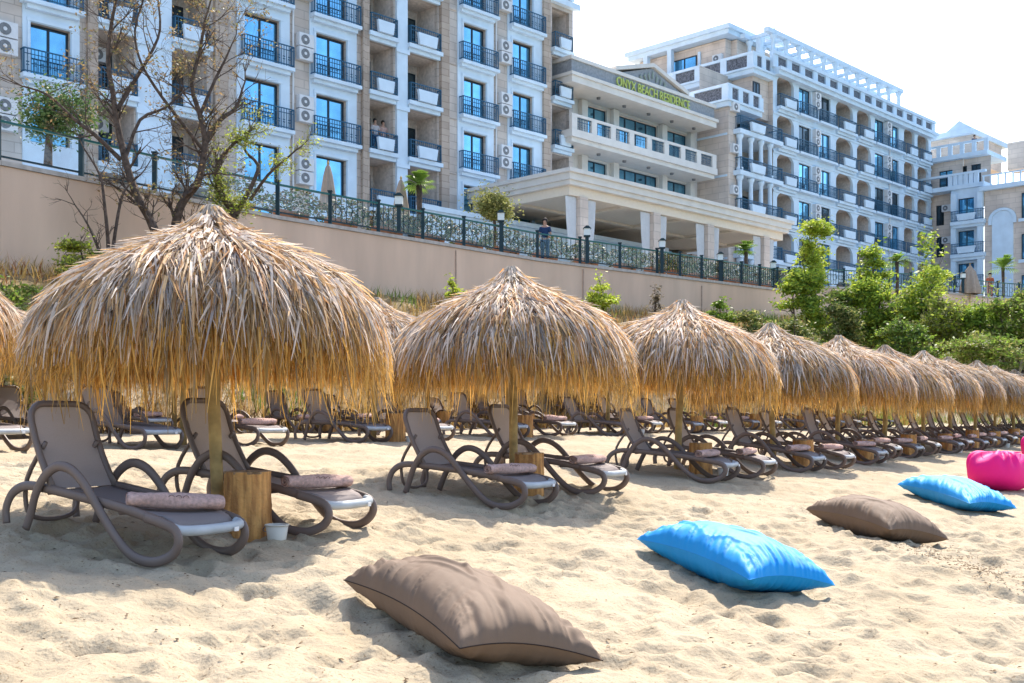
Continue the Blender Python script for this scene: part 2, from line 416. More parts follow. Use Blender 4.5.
def world_part(mb, name, m, parent, smooth_=False):
    inv = WM[parent.name].inverted(); mb.v = [tuple(inv @ Vector(p)) for p in mb.v]
    return mb.build(name, m, parent, WM[parent.name], smooth_)
world_part(body, 'wall_face', M_['retwall'], wr); world_part(cop, 'coping', M_['coping'], wr)
jt = MB()
for px in (455, 583, 701):   # render joints
    for i in range(len(WALL)-1):
        a, b = WALL[i], WALL[i+1]
        for k in range(200):
            t = k/200; x = a[0]+(b[0]-a[0])*t; y = a[1]+(b[1]-a[1])*t
            if y > 1 and abs(512+FPX*x/y-px) < .4:
                jt.box(x-.02+.03, x+.02+.03, y-.05, y, 3.6, 7.0); break
world_part(jt, 'expansion_joint', mat('joint', (.50,.37,.29), .9), wr)

M_['railpost'] = mat('dark_railing', (.012,.038,.05), .5, var=.1)
# terrace railing along the wall
rr = empty('terrace_railing', T(WALL[3][0], WALL[3][1], 7.2), 'blue green metal railing with glass panels along the top of the retaining wall', 'railing')
pmb = MB().box(-.06,.06,-.06,.06,0,1.12).box(-.08,.08,-.08,.08,1.12,1.16); pme = pmb.mesh('post', M_['railpost'])
path = []
for i in range(0, len(WALL)-1):
    a, b = Vector(WALL[i]), Vector(WALL[i+1]); L_ = (b-a).length; k = max(1, round(L_/2.1))
    for j in range(k): path.append(a+(b-a)*(j/k))
path.append(Vector(WALL[-1])); path = [p+Vector((-.1,.1,.06)) for p in path if p.y > 18 and p.x < 45]
def rail_piece(name, m, a, b, z0, z1, th):
    mb = MB(); d = (b-a); d2 = Vector((d.x,d.y,0)).normalized(); nr = Vector((d2.y,-d2.x,0))*th
    v = [a-nr+Vector((0,0,z0)), b-nr+Vector((0,0,z0)), b+nr+Vector((0,0,z0)), a+nr+Vector((0,0,z0))]
    v += [q+Vector((0,0,z1-z0)) for q in v]
    mb.v = [tuple(q) for q in v]; mb.f = [(0,3,2,1),(4,5,6,7),(0,1,5,4),(1,2,6,5),(2,3,7,6),(3,0,4,7)]
    return world_part(mb, name, m, rr)
for p in path: link('post', pme, rr, Matrix.Translation(p))
for a, b in zip(path[:-1], path[1:]):
    rail_piece('top_rail', M_['railgreen'], a, b, 1.0, 1.06, .035)
    rail_piece('lower_rail', M_['railpost'], a, b, .12, .17, .02)
    rail_piece('glass_panel', M_['railglass'], a, b, .19, .93, .008)
# ironwork scrolls in the right-hand railing panels
for a, b in zip(path[:-1], path[1:]):
    if a.y > 36:
        mb = MB(); n = 9
        for k in range(1, n):
            q = a+(b-a)*(k/n); mb.box(q.x-.012, q.x+.012, q.y-.012, q.y+.012, q.z+.17, q.z+1.0)
        for k in range(4):
            q = a+(b-a)*((k+.5)/4); d = (b-a).normalized()
            mb.tube([q+d*(.17*math.cos(t))+Vector((0,0,.58+.17*math.sin(t))) for t in np.linspace(0,2*PI,12,endpoint=False)], .014, 4, closed=True)
        world_part(mb, 'scrollwork', M_['railpost'], rr)

# ------------------------------------------------------------------ facade frames
class Fr:
    def __init__(s, ox, oy, ang):
        s.o = (ox, oy); s.a = (math.cos(ang), math.sin(ang)); s.M = T(ox, oy, 0, ang)
    def s_at(s, px, y):     # distance along the facade at which the photograph's column px meets the plane y
        t = (px-512)/FPX; ax, ay = s.a; ox = s.o[0]-ay*y; oy = s.o[1]+ax*y
        return (t*oy-ox)/(ax-t*ay)
    def D(s, x, y): return s.o[1]+s.a[1]*x+s.a[0]*y
    def z_at(s, py, x, y): return CZ+(HOR-py)*s.D(x, y)/FPX
    def at(s, x, y, z=0): return s.M @ Matrix.Translation((x, y, z))
ANG = math.atan2(.711, .703)
F = Fr(2.95, 56, ANG)
def fr_sub(f, x, y, turn):   # a frame turned about a point of another
    c = f.M @ Vector((x, y, 0)); return Fr(c.x, c.y, ANG+turn)
def P(root, f, mb, name, m, smooth_=False):     # mb in frame coordinates
    inv = WM[root.name].inverted() @ f.M
    mb.v = [tuple(inv @ Vector(p)) for p in mb.v]
    return mb.build(name, m, root, WM[root.name], smooth_)

def wall(mb, x0, x1, z0, z1, y, holes, th=.25):
    X = sorted({x0, x1, *[h[0] for h in holes], *[h[1] for h in holes]}); X = [v for v in X if x0-1e-6 <= v <= x1+1e-6]
    Zs = sorted({z0, z1, *[h[2] for h in holes], *[h[3] for h in holes]}); Zs = [v for v in Zs if z0-1e-6 <= v <= z1+1e-6]
    for i in range(len(X)-1):
        run = None
        for j in range(len(Zs)-1):
            cx, cz = (X[i]+X[i+1])/2, (Zs[j]+Zs[j+1])/2
            solid = not any(h[0] < cx < h[1] and h[2] < cz < h[3] for h in holes)
            if solid and run is None: run = Zs[j]
            if (not solid or j == len(Zs)-2) and run is not None:
                top = Zs[j+1] if solid else Zs[j]
                mb.quad((X[i],y,run),(X[i+1],y,run),(X[i+1],y,top),(X[i],y,top)); run = None
    for a, b, c, d in holes:
        mb.quad((a,y,c),(a,y+th,c),(a,y+th,d),(a,y,d)); mb.quad((b,y,c),(b,y,d),(b,y+th,d),(b,y+th,c))
        mb.quad((a,y,c),(b,y,c),(b,y+th,c),(a,y+th,c)); mb.quad((a,y,d),(a,y+th,d),(b,y+th,d),(b,y,d))

CACHE = {}
def cached(key, fn):
    if key not in CACHE: CACHE[key] = fn()
    return CACHE[key]
def put_window(root, f, a, b, c, d, y, dark=False, mull=1):
    w_, h_ = round(b-a, 1), round(d-c, 1)
    def mk():
        m = MB(); t = .07
        m.box(0,w_,0,.08,0,t).box(0,w_,0,.08,h_-t,h_).box(0,t,0,.08,t,h_-t).box(w_-t,w_,0,.08,t,h_-t)
        for k in range(mull):
            x = w_*(k+1)/(mull+1); m.box(x-.05,x+.05,0,.08,t,h_-t)
        return m.mesh('window', M_['wframe'])
    def mkp():
        return MB().box(.05,w_-.05,.035,.05,.05,h_-.05).mesh('pane', M_['glass_dark' if dark else 'glass'])
    o = link('window', cached(('w',w_,h_,mull), mk), root, f.at(a, y, c))
    link('pane', cached(('p',w_,h_,dark), mkp), o, f.at(a, y, c))
def put_rail(root, f, a, b, z, y, h=1.0, ret=.3, name='balcony_railing'):
    w_ = round(b-a, 1)
    def mk():
        m = MB(); m.box(0,w_,0,.04,h-.05,h).box(0,w_,0,.04,.06,.10).box(0,w_,.005,.035,h-.25,h-.22)
        n = max(3, int(w_/.14))
        for k in range(n+1):
            x = w_*k/n; th = .022 if k in (0,n) else .012
            m.box(x-th,x+th,.008,.032,.02,h-.02)
        for k in range(n//2):
            x = w_*(k*2+1)/n; m.box(x-.06,x+.06,.01,.03,.42,.46); m.box(x-.06,x+.06,.01,.03,.3,.34)
        if ret:
            for x in (0, w_):
                m.box(x-.02,x+.02,.04,ret,h-.05,h); m.box(x-.02,x+.02,.04,ret,.06,.1)
                for k in range(3): m.box(x-.012,x+.012,.06+ret*k/3,.085+ret*k/3,.08,h-.04)
        return m.mesh(name, M_['iron'])
    link(name, cached(('r',w_,h,ret), mk), root, f.at(a, y, z))
def put_ac(root, f, x, y, z, side=0):
    def mk(): return MB().box(-.42,.42,-.32,0,0,.62).mesh('air_conditioner', M_['ac'])
    def mk2():
        m = MB(); m.prism([(.24*math.cos(t)-.08, .31+.24*math.sin(t)) for t in np.linspace(0,2*PI,14,endpoint=False)], 'y', -.335, -.322)
        return m.mesh('fan_grille', M_['ac_dark'])
    def mk3(): 
        return MB().prism([(.08*math.cos(t)-.08, .31+.08*math.sin(t)) for t in np.linspace(0,2*PI,8,endpoint=False)], 'y', -.35, -.337).mesh('fan_hub', M_['ac'])
    M = f.at(x, y, z) @ Matrix.Rotation(side, 4, 'Z')
    o = link('air_conditioner', cached('ac', mk), root, M)
    link('fan_grille', cached('acf', mk2), o, M); link('fan_hub', cached('ach', mk3), o, M)

def loggia(root, f, room, trim, a, b, z, y, h=2.55, depth=1.7, arch=False, ac=True, rail=True, door=True, slabout=.35):
    """recessed balcony: room surfaces go to mb room, slab and front panel to mb trim"""
    yb = y+depth; room, trim = MB(), MB()
    room.quad((a,y+.25,z),(a,yb,z),(a,yb,z+h),(a,y+.25,z+h)); room.quad((b,y+.25,z),(b,y+.25,z+h),(b,yb,z+h),(b,yb,z))
    room.quad((a,yb,z),(b,yb,z),(b,yb,z+h),(a,yb,z+h)); room.quad((a,y+.25,z+h),(a,yb,z+h),(b,yb,z+h),(b,y+.25,z+h)); room.quad((a,y+.25,z),(b,y+.25,z),(b,yb,z),(a,yb,z))
    if door:
        wd = min(1.5, (b-a)*.55); x0 = b-.25-wd
        put_window(root, f, x0, x0+wd, z+.05, z+2.15, yb-.1, dark=True)
    if ac: put_ac(root, f, a+.65, yb-.12, z+h-.95)
    trim.box(a-.12, b+.12, y-slabout, y-.003, z-.22, z-.01)
    trim.box(a-.06, b+.06, y-slabout*.5, y-.004, z-.42, z-.222)
    if rail:
        put_rail(root, f, a, b, z, y-slabout+.03, .95, ret=slabout-.03)
        m_ = (a+b)/2; q = min(.85, (b-a)*.28)
        P(root, f, MB().prism([(m_-q,z+.02),(m_+q,z+.02),(m_+q*1.15,z+.62),(m_-q*1.15,z+.62)], 'y', y-slabout-.14, y-slabout+.02), 'balcony_panel', M_['white'])
    if arch:
        ar_ = MB()
        r = (b-a)/2; zt = z+h; c = (a+b)/2
        for sgn in (-1, 1):
            pts = [(c+sgn*r, zt)] + [(c+sgn*r*math.cos(t), zt-r*.55+r*.55*math.sin(t)) for t in np.linspace(0, PI/2, 7)]
            ar_.prism(pts, 'y', y+.01, y+.2)
        P(root, f, ar_, 'arch', M_['white'])
    P(root, f, room, 'loggia_room', M_['room']); P(root, f, trim, 'balcony_slab', M_['white'])

def building(name, x, y, z, label, f=F):
    return empty(name, f.at(x, y, z), label, 'building')

# ------------------------------------------------------------------ left hotel block (six and more floors, nearest)
yA = 7.5; SA = lambda px: F.s_at(px, yA)
LV = [8.5+3*k for k in range(8)]
A = building('hotel_block', SA(-60), yA, 7.1, 'tall stone and white hotel block at the left with blue windows and iron balconies')
TOP = 32.6
stone, panel, room, trim = MB(), MB(), MB(), MB()
wins = [(30,70,22,79,20,80), (244,279,236,289,240,289), (315.5,346,309,356,310,356), (463,485.5,457,493,458.5,494), (512,532,507,541.5,509,541)]
logs = [(98,134), (172,207), (368,393.5), (407.5,437.5)]
sh = []; 
for w0, w1, p0, p1, r0, r1 in wins:
    a, b = SA(w0), SA(w1); pa, pb = SA(p0), SA(p1)
    ph = []
    for k, z in enumerate(LV):
        low = z+.0 if k > 1 else z+.35
        h = (a, b, low, z+2.15); sh.append(h); ph.append(h)
        put_window(A, F, a, b, low, z+2.15, yA+.16)
        if k > 1:
            put_rail(A, F, SA(r0), SA(r1), z-.02, yA-.42, 1.0, ret=.36)
            P(A, F, MB().box(SA(r0)-.05, SA(r1)+.05, yA-.46, yA-.062, z-.20, z-.03).box(pa+.1, pb-.1, yA-.3, yA-.062, z-.38, z-.202), 'balcony_slab', M_['white'])
        P(A, F, MB().box(a-.16, b+.16, yA-.13, yA-.062, z+2.17, z+2.32).box(a-.14, a-.03, yA-.11, yA-.062, low, z+2.168).box(b+.03, b+.14, yA-.11, yA-.062, low, z+2.168), 'window_surround', M_['white'])
    wall(panel, pa, pb, 8.2, TOP, yA-.06, ph, .06)
    panel.quad((pa,yA-.06,8.2),(pa,yA,8.2),(pa,yA,TOP),(pa,yA-.06,TOP)); panel.quad((pb,yA-.06,8.2),(pb,yA-.06,TOP),(pb,yA,TOP),(pb,yA,8.2))
for l0, l1 in logs:
    a, b = SA(l0), SA(l1)
    for z in LV:
        sh.append((a, b, z, z+2.6)); loggia(A, F, room, trim, a, b, z, yA, 2.6, ac=(l0 in (98, 368)))
xA1 = SA(548)
wall(stone, SA(-60), xA1, 7, TOP, yA, sh, .25)
stone.quad((xA1,yA,7),(xA1,yA+9,7),(xA1,yA+9,TOP),(xA1,yA,TOP))
stone.quad((SA(-60),yA,7),(SA(-60),yA,TOP),(SA(-60),yA+9,TOP),(SA(-60),yA+9,7))
stone.quad((SA(-60),yA,TOP),(xA1,yA,TOP),(xA1,yA+9,TOP),(SA(-60),yA+9,TOP)); stone.quad((SA(-60),yA+9,7),(SA(-60),yA+9,TOP),(xA1,yA+9,TOP),(xA1,yA+9,7))
pil = MB()
for a, b in ((86,96),(213,226),(361,367),(439,447),(541.5,548)):
    pil.box(SA(a), SA(b), yA-.22, yA-.002, 7, TOP-.02)
for a, b in ((135,171),(394.5,406.5)):
    trim.box(SA(a)+.05, SA(b)-.05, yA-.16, yA-.004, 8.4, TOP-.02)
    for z in LV: trim.box(SA(a)-.04, SA(b)+.04, yA-.24, yA-.162, z+2.35, z+2.58)
for x0, x1 in ((357,366),(438,456)): 
    for z in LV: stone.box(SA(x0), SA(x1), yA-.05, yA-.003, z+2.65, z+2.8)
P(A, F, pil, 'pilaster', M_['stone_dark'])
for px in (303, 503, 4):
    for z in LV[1:]:
        put_ac(A, F, SA(px), yA-.004, z+.55); put_ac(A, F, SA(px), yA-.004, z+1.22)
    pp = MB().tube([(SA(px)-.62, yA-.08, 8), (SA(px)-.62, yA-.08, TOP)], .05, 6); P(A, F, pp, 'downpipe', M_['ac'])
P(A, F, MB().tube([(SA(360), yA-.3, 8), (SA(360), yA-.3, TOP)], .05, 6), 'downpipe', M_['stone_dark'])
# set-back bay at the right end, one floor lower
yA2 = yA+1.0; hs = []; xe0, xe1 = xA1, F.s_at(573, yA2)
for z in LV[:6]:
    a, b = F.s_at(552, yA2), F.s_at(569, yA2); hs.append((a, b, z, z+2.5)); loggia(A, F, room, trim, a, b, z, yA2, 2.5, depth=1.5, ac=True)
wall(stone, xe0, xe1, 7, LV[5]+3.3, yA2, hs, .25)
stone.quad((xe1,yA2,7),(xe1,yA2+7,7),(xe1,yA2+7,LV[5]+3.3),(xe1,yA2,LV[5]+3.3)); stone.quad((xe0,yA2,LV[5]+3.3),(xe1,yA2,LV[5]+3.3),(xe1,yA2+7,LV[5]+3.3),(xe0,yA2+7,LV[5]+3.3))
trim.box(xe0, xe1+.3, yA2-.35, yA2-.004, LV[5]+2.75, LV[5]+3.1); trim.box(xe1-.3, xe1+.05, yA2-.1, yA2+.4, LV[5]+3.305, LV[5]+4.5)
put_rail(A, F, xe0, xe1, LV[5]+3.3, yA2, .95, ret=0)
trim.box(SA(392), F.s_at(662, 5.4), 5.0, 5.3, 7.1, 11.3); trim.box(SA(392)-.1, F.s_at(662,5.4), 4.85, 5.45, 11.302, 11.55)
trim.box(SA(392), SA(455), 5.302, yA-.3, 10.9, 11.1)
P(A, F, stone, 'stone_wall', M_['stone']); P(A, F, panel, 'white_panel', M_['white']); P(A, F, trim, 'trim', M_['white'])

# ------------------------------------------------------------------ low middle wing with the sign
yB = 9.7; SB = lambda px: F.s_at(px, yB)
B = building('hotel_wing', SB(570), yB, 7.1, 'low hotel wing with deep overhanging roof, long balcony and green lettering on its pediment')
x0, x1 = SB(566), SB(716)
bw, sof, tr2, sl = MB(), MB(), MB(), MB()
hol = []
for fl, (zb, zt) in enumerate(((18.55, 21.2), (14.6, 17.6))):
    for a, b, mu, dk in ((584.5,607,1,False),(616,658,3,False),(664,687,1,False)):
        if fl == 1 and a == 618: a, b, dk = 622, 652, True
        hol.append((SB(a), SB(b), zb, zt)); put_window(B, F, SB(a), SB(b), zb, zt, yB+.15, dark=dk, mull=mu)
wall(bw, x0, x1, 7, 22.4, yB, hol, .3); bw.quad((x1,yB,7),(x1,yB+8,7),(x1,yB+8,22.4),(x1,yB,22.4))
for px in (581, 612.5, 661, 689):
    bw.box(SB(px)-.28, SB(px)+.28, yB-.35, yB-.003, 14.2, 17.75); bw.box(SB(px)-.28, SB(px)+.28, yB-.35, yB-.003, 19.0, 21.3)
P(B, F, bw, 'wall', M_['cream'])
yo = yB-2.3; ox0, ox1 = F.s_at(572, yo), F.s_at(716.5, yo)
# roof slab, fascia, attic band and pediment
tr2.box(ox0, ox1, yo, yB+6, 21.35, 21.75); tr2.box(ox0-.12, ox1+.12, yo-.12, yB+6, 21.752, 21.95)
sl.box(ox0+.1, ox1-.1, yo+.12, yB+5, 21.952, 22.75)
tr2.box(ox0-.02, ox1+.02, yo+.02, yB+5.2, 22.752, 22.98)
gx0, gx1 = F.s_at(622, yo), F.s_at(684, yo); gm = (gx0+gx1)/2
sl.prism([(gx0,22.982),(gx1,22.982),(gm,24.0)], 'y', yo+.16, yo+2.5)
for p, q in (((gx0-.6,22.98),(gm,24.05)), ((gm,24.05),(gx1+.6,22.98))):
    tr2.prism([p,q,(q[0],q[1]+.26),(p[0],p[1]+.26)], 'y', yo-.02, yo+2.6)
# balcony band
tr2.box(ox0-.05, ox1+.05, yo-.05, yB-.002, 18.0, 18.45); tr2.box(ox0+.1, ox1-.1, yo+.12, yB-.004, 17.72, 17.998)
tr2.box(ox0, ox1, yo, yo+.22, 19.25, 19.42)
n = 8
for k in range(n+1):
    x = ox0+.25+(ox1-ox0-.5)*k/n; tr2.box(x-.25, x+.25, yo, yo+.22, 18.452, 19.248)
    if k < n: 
        bb = x+(ox1-ox0-.5)/n-.25
        put_rail(B, F, x+.25, bb, 18.4, yo+.08, .84, ret=0)
        P(B, F, MB().box(x+.25, bb, yo+.15, yo+.17, 18.5, 19.2), 'balcony_glass', M_['railglass'])
for k in range(6):
    x = ox0+1.2+(ox1-ox0-2.4)*k/5
    P(B, F, MB().lathe([(.12,21.22),(.14,21.35)], 10, x, yo+1.1), 'ceiling_light', M_['ac_dark']); P(B, F, MB().lathe([(.12,17.6),(.14,17.72)], 10, x, yo+1.1), 'ceiling_light', M_['ac_dark'])
P(B, F, tr2, 'roof_and_balcony_slabs', M_['cream']); P(B, F, sl, 'pediment', M_['slate'])
cu = bpy.data.curves.new('sign_text', 'FONT'); cu.body = 'ONYX BEACH RESIDENCE'; cu.size = .85; cu.extrude = .04; cu.align_x = 'CENTER'; cu.offset = 0.0
to = bpy.data.objects.new('sign_text', cu); COL.objects.link(to); bpy.context.view_layer.update()
tme = bpy.data.meshes.new_from_object(to.evaluated_get(bpy.context.evaluated_depsgraph_get())); tw = max(v.co.x for v in tme.vertices)-min(v.co.x for v in tme.vertices)
bpy.data.objects.remove(to); tme.materials.clear(); tme.materials.append(M_['sign'])
want = F.s_at(690, yo)-F.s_at(617, yo); 
for v in tme.vertices: v.co.x *= want/tw
link('sign_lettering', tme, B, F.at((F.s_at(690, yo)+F.s_at(617, yo))/2, yo+.03, 22.02) @ Matrix.Rotation(PI/2, 4, 'X'))
cr = MB()
for k in range(7):
    t = (k-3)/3; c = (gm+t*1.1, yo+.1, 23.15+.42*(1-abs(t)))
    cr.tube([(c[0],c[1],c[2]-.28),(c[0]+t*.25,c[1],c[2]),(c[0]+t*.1,c[1],c[2]+.22)], [.05,.09,.02], 6)
P(B, F, cr, 'crest', M_['sign_crest'])

# ------------------------------------------------------------------ portico in front
Po = building('portico', 0, 0, 7.15, 'flat roofed restaurant portico with beige columns and tied white curtains on the terrace')
pr, pb2, cl = MB(), MB(), MB()
PL = 21.6
pr.box(0, PL, 0, 9.2, 12.95, 13.3); pr.box(-.15, PL+.15, -.15, 9.2, 13.302, 13.5); pr.box(.12, PL-.12, .12, 9.1, 12.72, 12.948)
M_['ceil'] = mat('ceiling_render', (.78,.68,.55), .85, var=.03)
P(Po, F, pr, 'roof', M_['cream']); P(Po, F, MB().box(.76, PL-.76, .76, 9.0, 12.40, 12.46), 'ceiling', M_['ceil'])
pb2.box(.4, PL-.4, .4, .75, 12.25, 12.718); pb2.box(.4, .75, .752, 9, 12.25, 12.718); pb2.box(PL-.75, PL-.4, .752, 9, 12.25, 12.718)
for k in (1, 2, 3): x = PL*k/4; pb2.box(x-.15, x+.15, .752, 9, 12.25, 12.398)
pb2.box(.8, PL-.8, 4.4, 4.7, 12.28, 12.399)
P(Po, F, pb2, 'ceiling_beam', M_['ceil'])
ccol = [F.s_at(p, .6) for p in (580, 653, 707, 763)]
for x in ccol:
    P(Po, F, MB().box(x-.32, x+.32, .3, .9, 7.15, 12.248), 'column', M_['peach'])
    for s_ in (-1, 1):
        c = MB(); n = 14; prof = []
        for zz, wd in ((12.2,.85),(11,.78),(9.8,.62),(8.9,.36),(8.75,.32),(8.4,.44),(7.2,.5)):
            row = []
            for k in range(n+1):
                t = k/n; row.append((x+s_*(.36+t*wd), .55+.05*math.sin(t*22), zz))
            prof.append(row)
        for r0, r1 in zip(prof[:-1], prof[1:]):
            for k in range(n): c.quad(r0[k], r0[k+1], r1[k+1], r1[k])
        P(Po, F, c, 'curtain', M_['curtain'], True)
for x, y in ((F.s_at(624, 8.4), 8.4), (F.s_at(691, 8.4), 8.4), (.7, 8.4), (20.8, 8.4)):
    P(Po, F, MB().box(x-.45, x+.45, y-.4, y+.4, 7.15, 12.248), 'column', M_['stone_dark'])
# restaurant counter and glazed back under the roof
bk = MB(); bk.box(.9, PL, 9.05, 9.2, 7.1, 10.6); P(Po, F, bk, 'back_wall', M_['cream'])
P(Po, F, MB().box(.9, PL, 9.25, 9.35, 10.6, 12.7), 'back_glazing', M_['glass_dark'])

# ------------------------------------------------------------------ long right-hand block
yC = 7.3; SC = lambda px: F.s_at(px, yC)
C = building('long_hotel_block', SC(725), yC, 6.6, 'long white hotel block at the right with rows of arched balconies and stepped roof terraces')
LC = [6.65+2.97*k for k in range(7)]
cw, cr_, ct, cs, cg = MB(), MB(), MB(), MB(), MB()
xc0, xc1, xcc = SC(725), SC(931), SC(773)
ZT = 27.3
holes = []
for kind, a, b in (('log',777,794),('win',799,811),('win',819,830.5),('log',836,853),('log',857,871),('win',875,884.5),('win',890,899),('log',904,914.5),('log',917.5,928.5)):
    xa, xb = SC(a), SC(b)
    for i, z in enumerate(LC):
        if kind == 'win':
            holes.append((xa, xb, z, z+2.2)); put_window(C, F, xa, xb, z, z+2.2, yC+.15, mull=1, dark=(i*7+a) % 3 == 0)
            put_rail(C, F, xa-.35, xb+.35, z, yC-.4, .95, ret=.36); P(C, F, MB().box(xa-.45, xb+.45, yC-.45, yC-.003, z-.2, z-.02), 'balcony_slab', M_['white'])
        else:
            holes.append((xa, xb, z, z+2.5)); loggia(C, F, cr_, ct, xa, xb, z, yC, 2.5, depth=1.5, arch=True, ac=(a in (777, 836, 904)), slabout=.4)
wall(cw, xcc, xc1, 6, ZT, yC, holes, .25); cw.quad((xc1,yC,6),(xc1,20,6),(xc1,20,ZT),(xc1,yC,ZT))
for z in LC[1:]:                                     # string courses
    ct.box(xcc, xc1, yC-.06, yC-.002, z-.62, z-.45)
for px in (815, 886.5):
    for z in LC: put_ac(C, F, SC(px), yC-.004, z+.9); put_ac(C, F, SC(px), yC-.004, z+1.56)
P(C, F, MB().tube([(SC(888.5), yC-.12, 6), (SC(888.5), yC-.12, ZT-1)], .07, 6), 'downpipe', M_['ac'])
ct.box(xcc, xc1+.1, yC-.5, yC-.002, 26.75, 27.05); ct.box(xcc, xc1+.2, yC-.7, yC-.003, 27.052, 27.3)
# corner bay: open balconies with round columns
ye = yC+2.2
for i, z in enumerate(LC[:-1]):
    ct.box(xc0+.6, xcc, yC-.9, ye, z-.35, z-.02); ct.box(xc0+.4, xcc+.2, yC-1.05, ye, z-.2, z-.04) if False else None
    for px in (741, 752, 762, 771):
        x = F.s_at(px, yC-.7)
        prof = [(.26,z),(.26,z+.2),(.17,z+.3),(.15,z+2.2),(.19,z+2.3),(.26,z+2.4),(.26,z+2.62)]
        if i < 5: P(C, F, MB().lathe(prof, 12, x, yC-.6), 'balcony_column', M_['white'], True)
    put_rail(C, F, xc0+.8, xcc, z, yC-.85, .95, ret=1.2)
    put_window(C, F, SC(738)+.6, SC(746)+1.2, z, z+2.2, ye-.05, dark=True); put_window(C, F, SC(758)+.6, SC(765)+1, z, z+2.2, ye-.05, dark=True)
    put_ac(C, F, SC(750)+1.2, ye-.01, z+1.6)
    m_ = F.s_at(757, yC-.9); ct.prism([(m_-.8,z+.02),(m_+.8,z+.02),(m_+.95,z+.62),(m_-.95,z+.62)], 'y', yC-1.08, yC-.87)
cs.quad((xc0,ye,6),(xcc,ye,6),(xcc,ye,26.5),(xc0,ye,26.5)); cs.quad((xcc,yC,6),(xcc,ye,6),(xcc,ye,ZT),(xcc,yC,ZT))
# end wall (turned a right angle) and stone corner
cs.box(xc0, xc0+1.0, yC-.3, ye, 6, 23.3); cs.box(xc0+.002, xc0+.9, ye, 19.5, 6, 23.2)
for z in LC[1:-1]: put_ac(C, F, xc0+.55, yC-.31, z+1.2)
for k, z in enumerate(LC[:-1]): ct.box(xc0-.06, xc0-.002, yC-.2, 19, z-.5, z-.35)
# terrace tiers
def parapet(x, xr, y, yback, z, n1, n2):
    ct.box(x-.35, xr, y-.35, yback, z-.5, z); ct.box(x-.5, xr, y-.5, yback, z-.15, z+.002)
    ct.box(x-.3, xr, y-.3, y-.08, z+.95, z+1.15); ct.box(x-.3, x-.08, y-.08, yback, z+.95, z+1.15)
    for k in range(n1+1):
        xx = x+(xr-x)*k/n1; ct.box(xx-.3, xx+.25, y-.3, y-.08, z, z+.948)
        if k < n1: P(C, F, MB().box(xx+.25, x+(xr-x)*(k+1)/n1-.3, y-.2, y-.17, z+.05, z+.93), 'parapet_grille', M_['grille'])
    for k in range(n2+1):
        yy = y+(yback-y)*k/n2; ct.box(x-.3, x-.08, yy-.08 if k == 0 else yy-.3, yy+.25, z, z+.948)
        if k < n2: P(C, F, MB().box(x-.2, x-.17, yy+.25, y+(yback-y)*(k+1)/n2-.3, z+.05, z+.93), 'parapet_grille', M_['grille'])
parapet(xc0+.1, SC(757), yC-.1, 16, 23.5, 3, 3)
x2 = F.s_at(752, 7.6)
cs.box(x2+.3, xcc-.01, yC+.4, 19.5, 23.3, 26.3)
put_window(C, F, x2+.29-.0, x2+1.2, 23.7, 25.9, yC+.36, dark=True)
parapet(x2, xcc, 7.6, 19.4, 26.8, 2, 5)
n = 14                                              # roof parapet of the long front with dark openings
for k in range(n+1):
    x = xcc+(xc1-xcc)*k/n; ct.box(x-.35, x+.35, yC-.25, yC+.05, 27.3, 28.25)
    if k < n: P(C, F, MB().box(x+.35, xcc+(xc1-xcc)*(k+1)/n-.35, yC-.12, yC-.08, 27.35, 28.2), 'parapet_grille', M_['grille'])
ct.box(xcc-.3, xc1+.3, yC-.35, yC+.15, 28.252, 28.5)
cs.box(xcc, xc1-.01, yC+3.2, 19, 27.3, 30.2)          # attic storey behind the roof terrace
ct.box(xcc, xc1, yC+.3, 19.5, 27.0, 27.298)
px1 = SC(905)
nP = 11
for k in range(nP+1):
    x = xcc+1+(px1-xcc-1)*k/nP
    for y in (yC+.6, yC+2.7):
        P(C, F, MB().lathe([(.3,27.3),(.3,27.7),(.17,27.8),(.15,29.8),(.28,30.0),(.28,30.2)], 10, x, y), 'pergola_column', M_['white'], True)
    ct.box(x-.12, x+.12, yC+.82, yC+2.48, 30.25, 30.5)
ct.box(xcc, px1+.6, yC+.4, yC+.8, 30.2, 30.548); ct.box(xcc, px1+.6, yC+2.5, yC+2.9, 30.2, 30.547)
x3 = 30.5                                           # penthouse
cs.box(x3, xcc+2, 11, 19.4, 26.8, 30.2)
ct.box(x3-.8, xcc+3, 10.2, 20, 30.25, 30.6); ct.box(x3-1.0, xcc+3.2, 10.0, 20.2, 30.602, 30.95)
ct.box(x3+1.8, x3+2.2, 9.0, 9.4, 26.8, 30.25); ct.box(x3-.8, x3-.4, 18.0, 18.4, 26.8, 30.248); ct.box(x3-.8, x3-.4, 15.6, 16.0, 26.8, 30.246)
FE = fr_sub(F, x3, 19.4, -PI/2)      # frame looking at the end wall
ew = FE.s_at(673, -.05); ew2 = FE.s_at(697, -.05)
put_window(C, FE, ew, ew2, 27.3, 29.5, -.09); P(C, FE, MB().box(ew-.25, ew-.02, -.12, -.003, 27.2, 29.7).box(ew2+.12, ew2+.35, -.12, -.003, 27.2, 29.7), 'window_surround', M_['white'])
put_ac(C, FE, FE.s_at(719, 0), -.004, 28.4)
gx = F.s_at(768, 10.5); ct.prism([(gx-1.5,30.95),(gx+1.5,30.95),(gx+1.0,31.6),(gx,32.1),(gx-1.0,31.6)], 'y', 9.9, 10.5)
P(C, F, MB().tube([(F.s_at(721, 11.5),11.5,30.9),(F.s_at(721, 11.5),11.5,33.0)], .03, 5), 'antenna', M_['ac_dark'])
P(C, F, cw, 'white_wall', M_['white']); P(C, F, ct, 'trim', M_['white']); P(C, F, cs, 'stone_wall', M_['peach'])

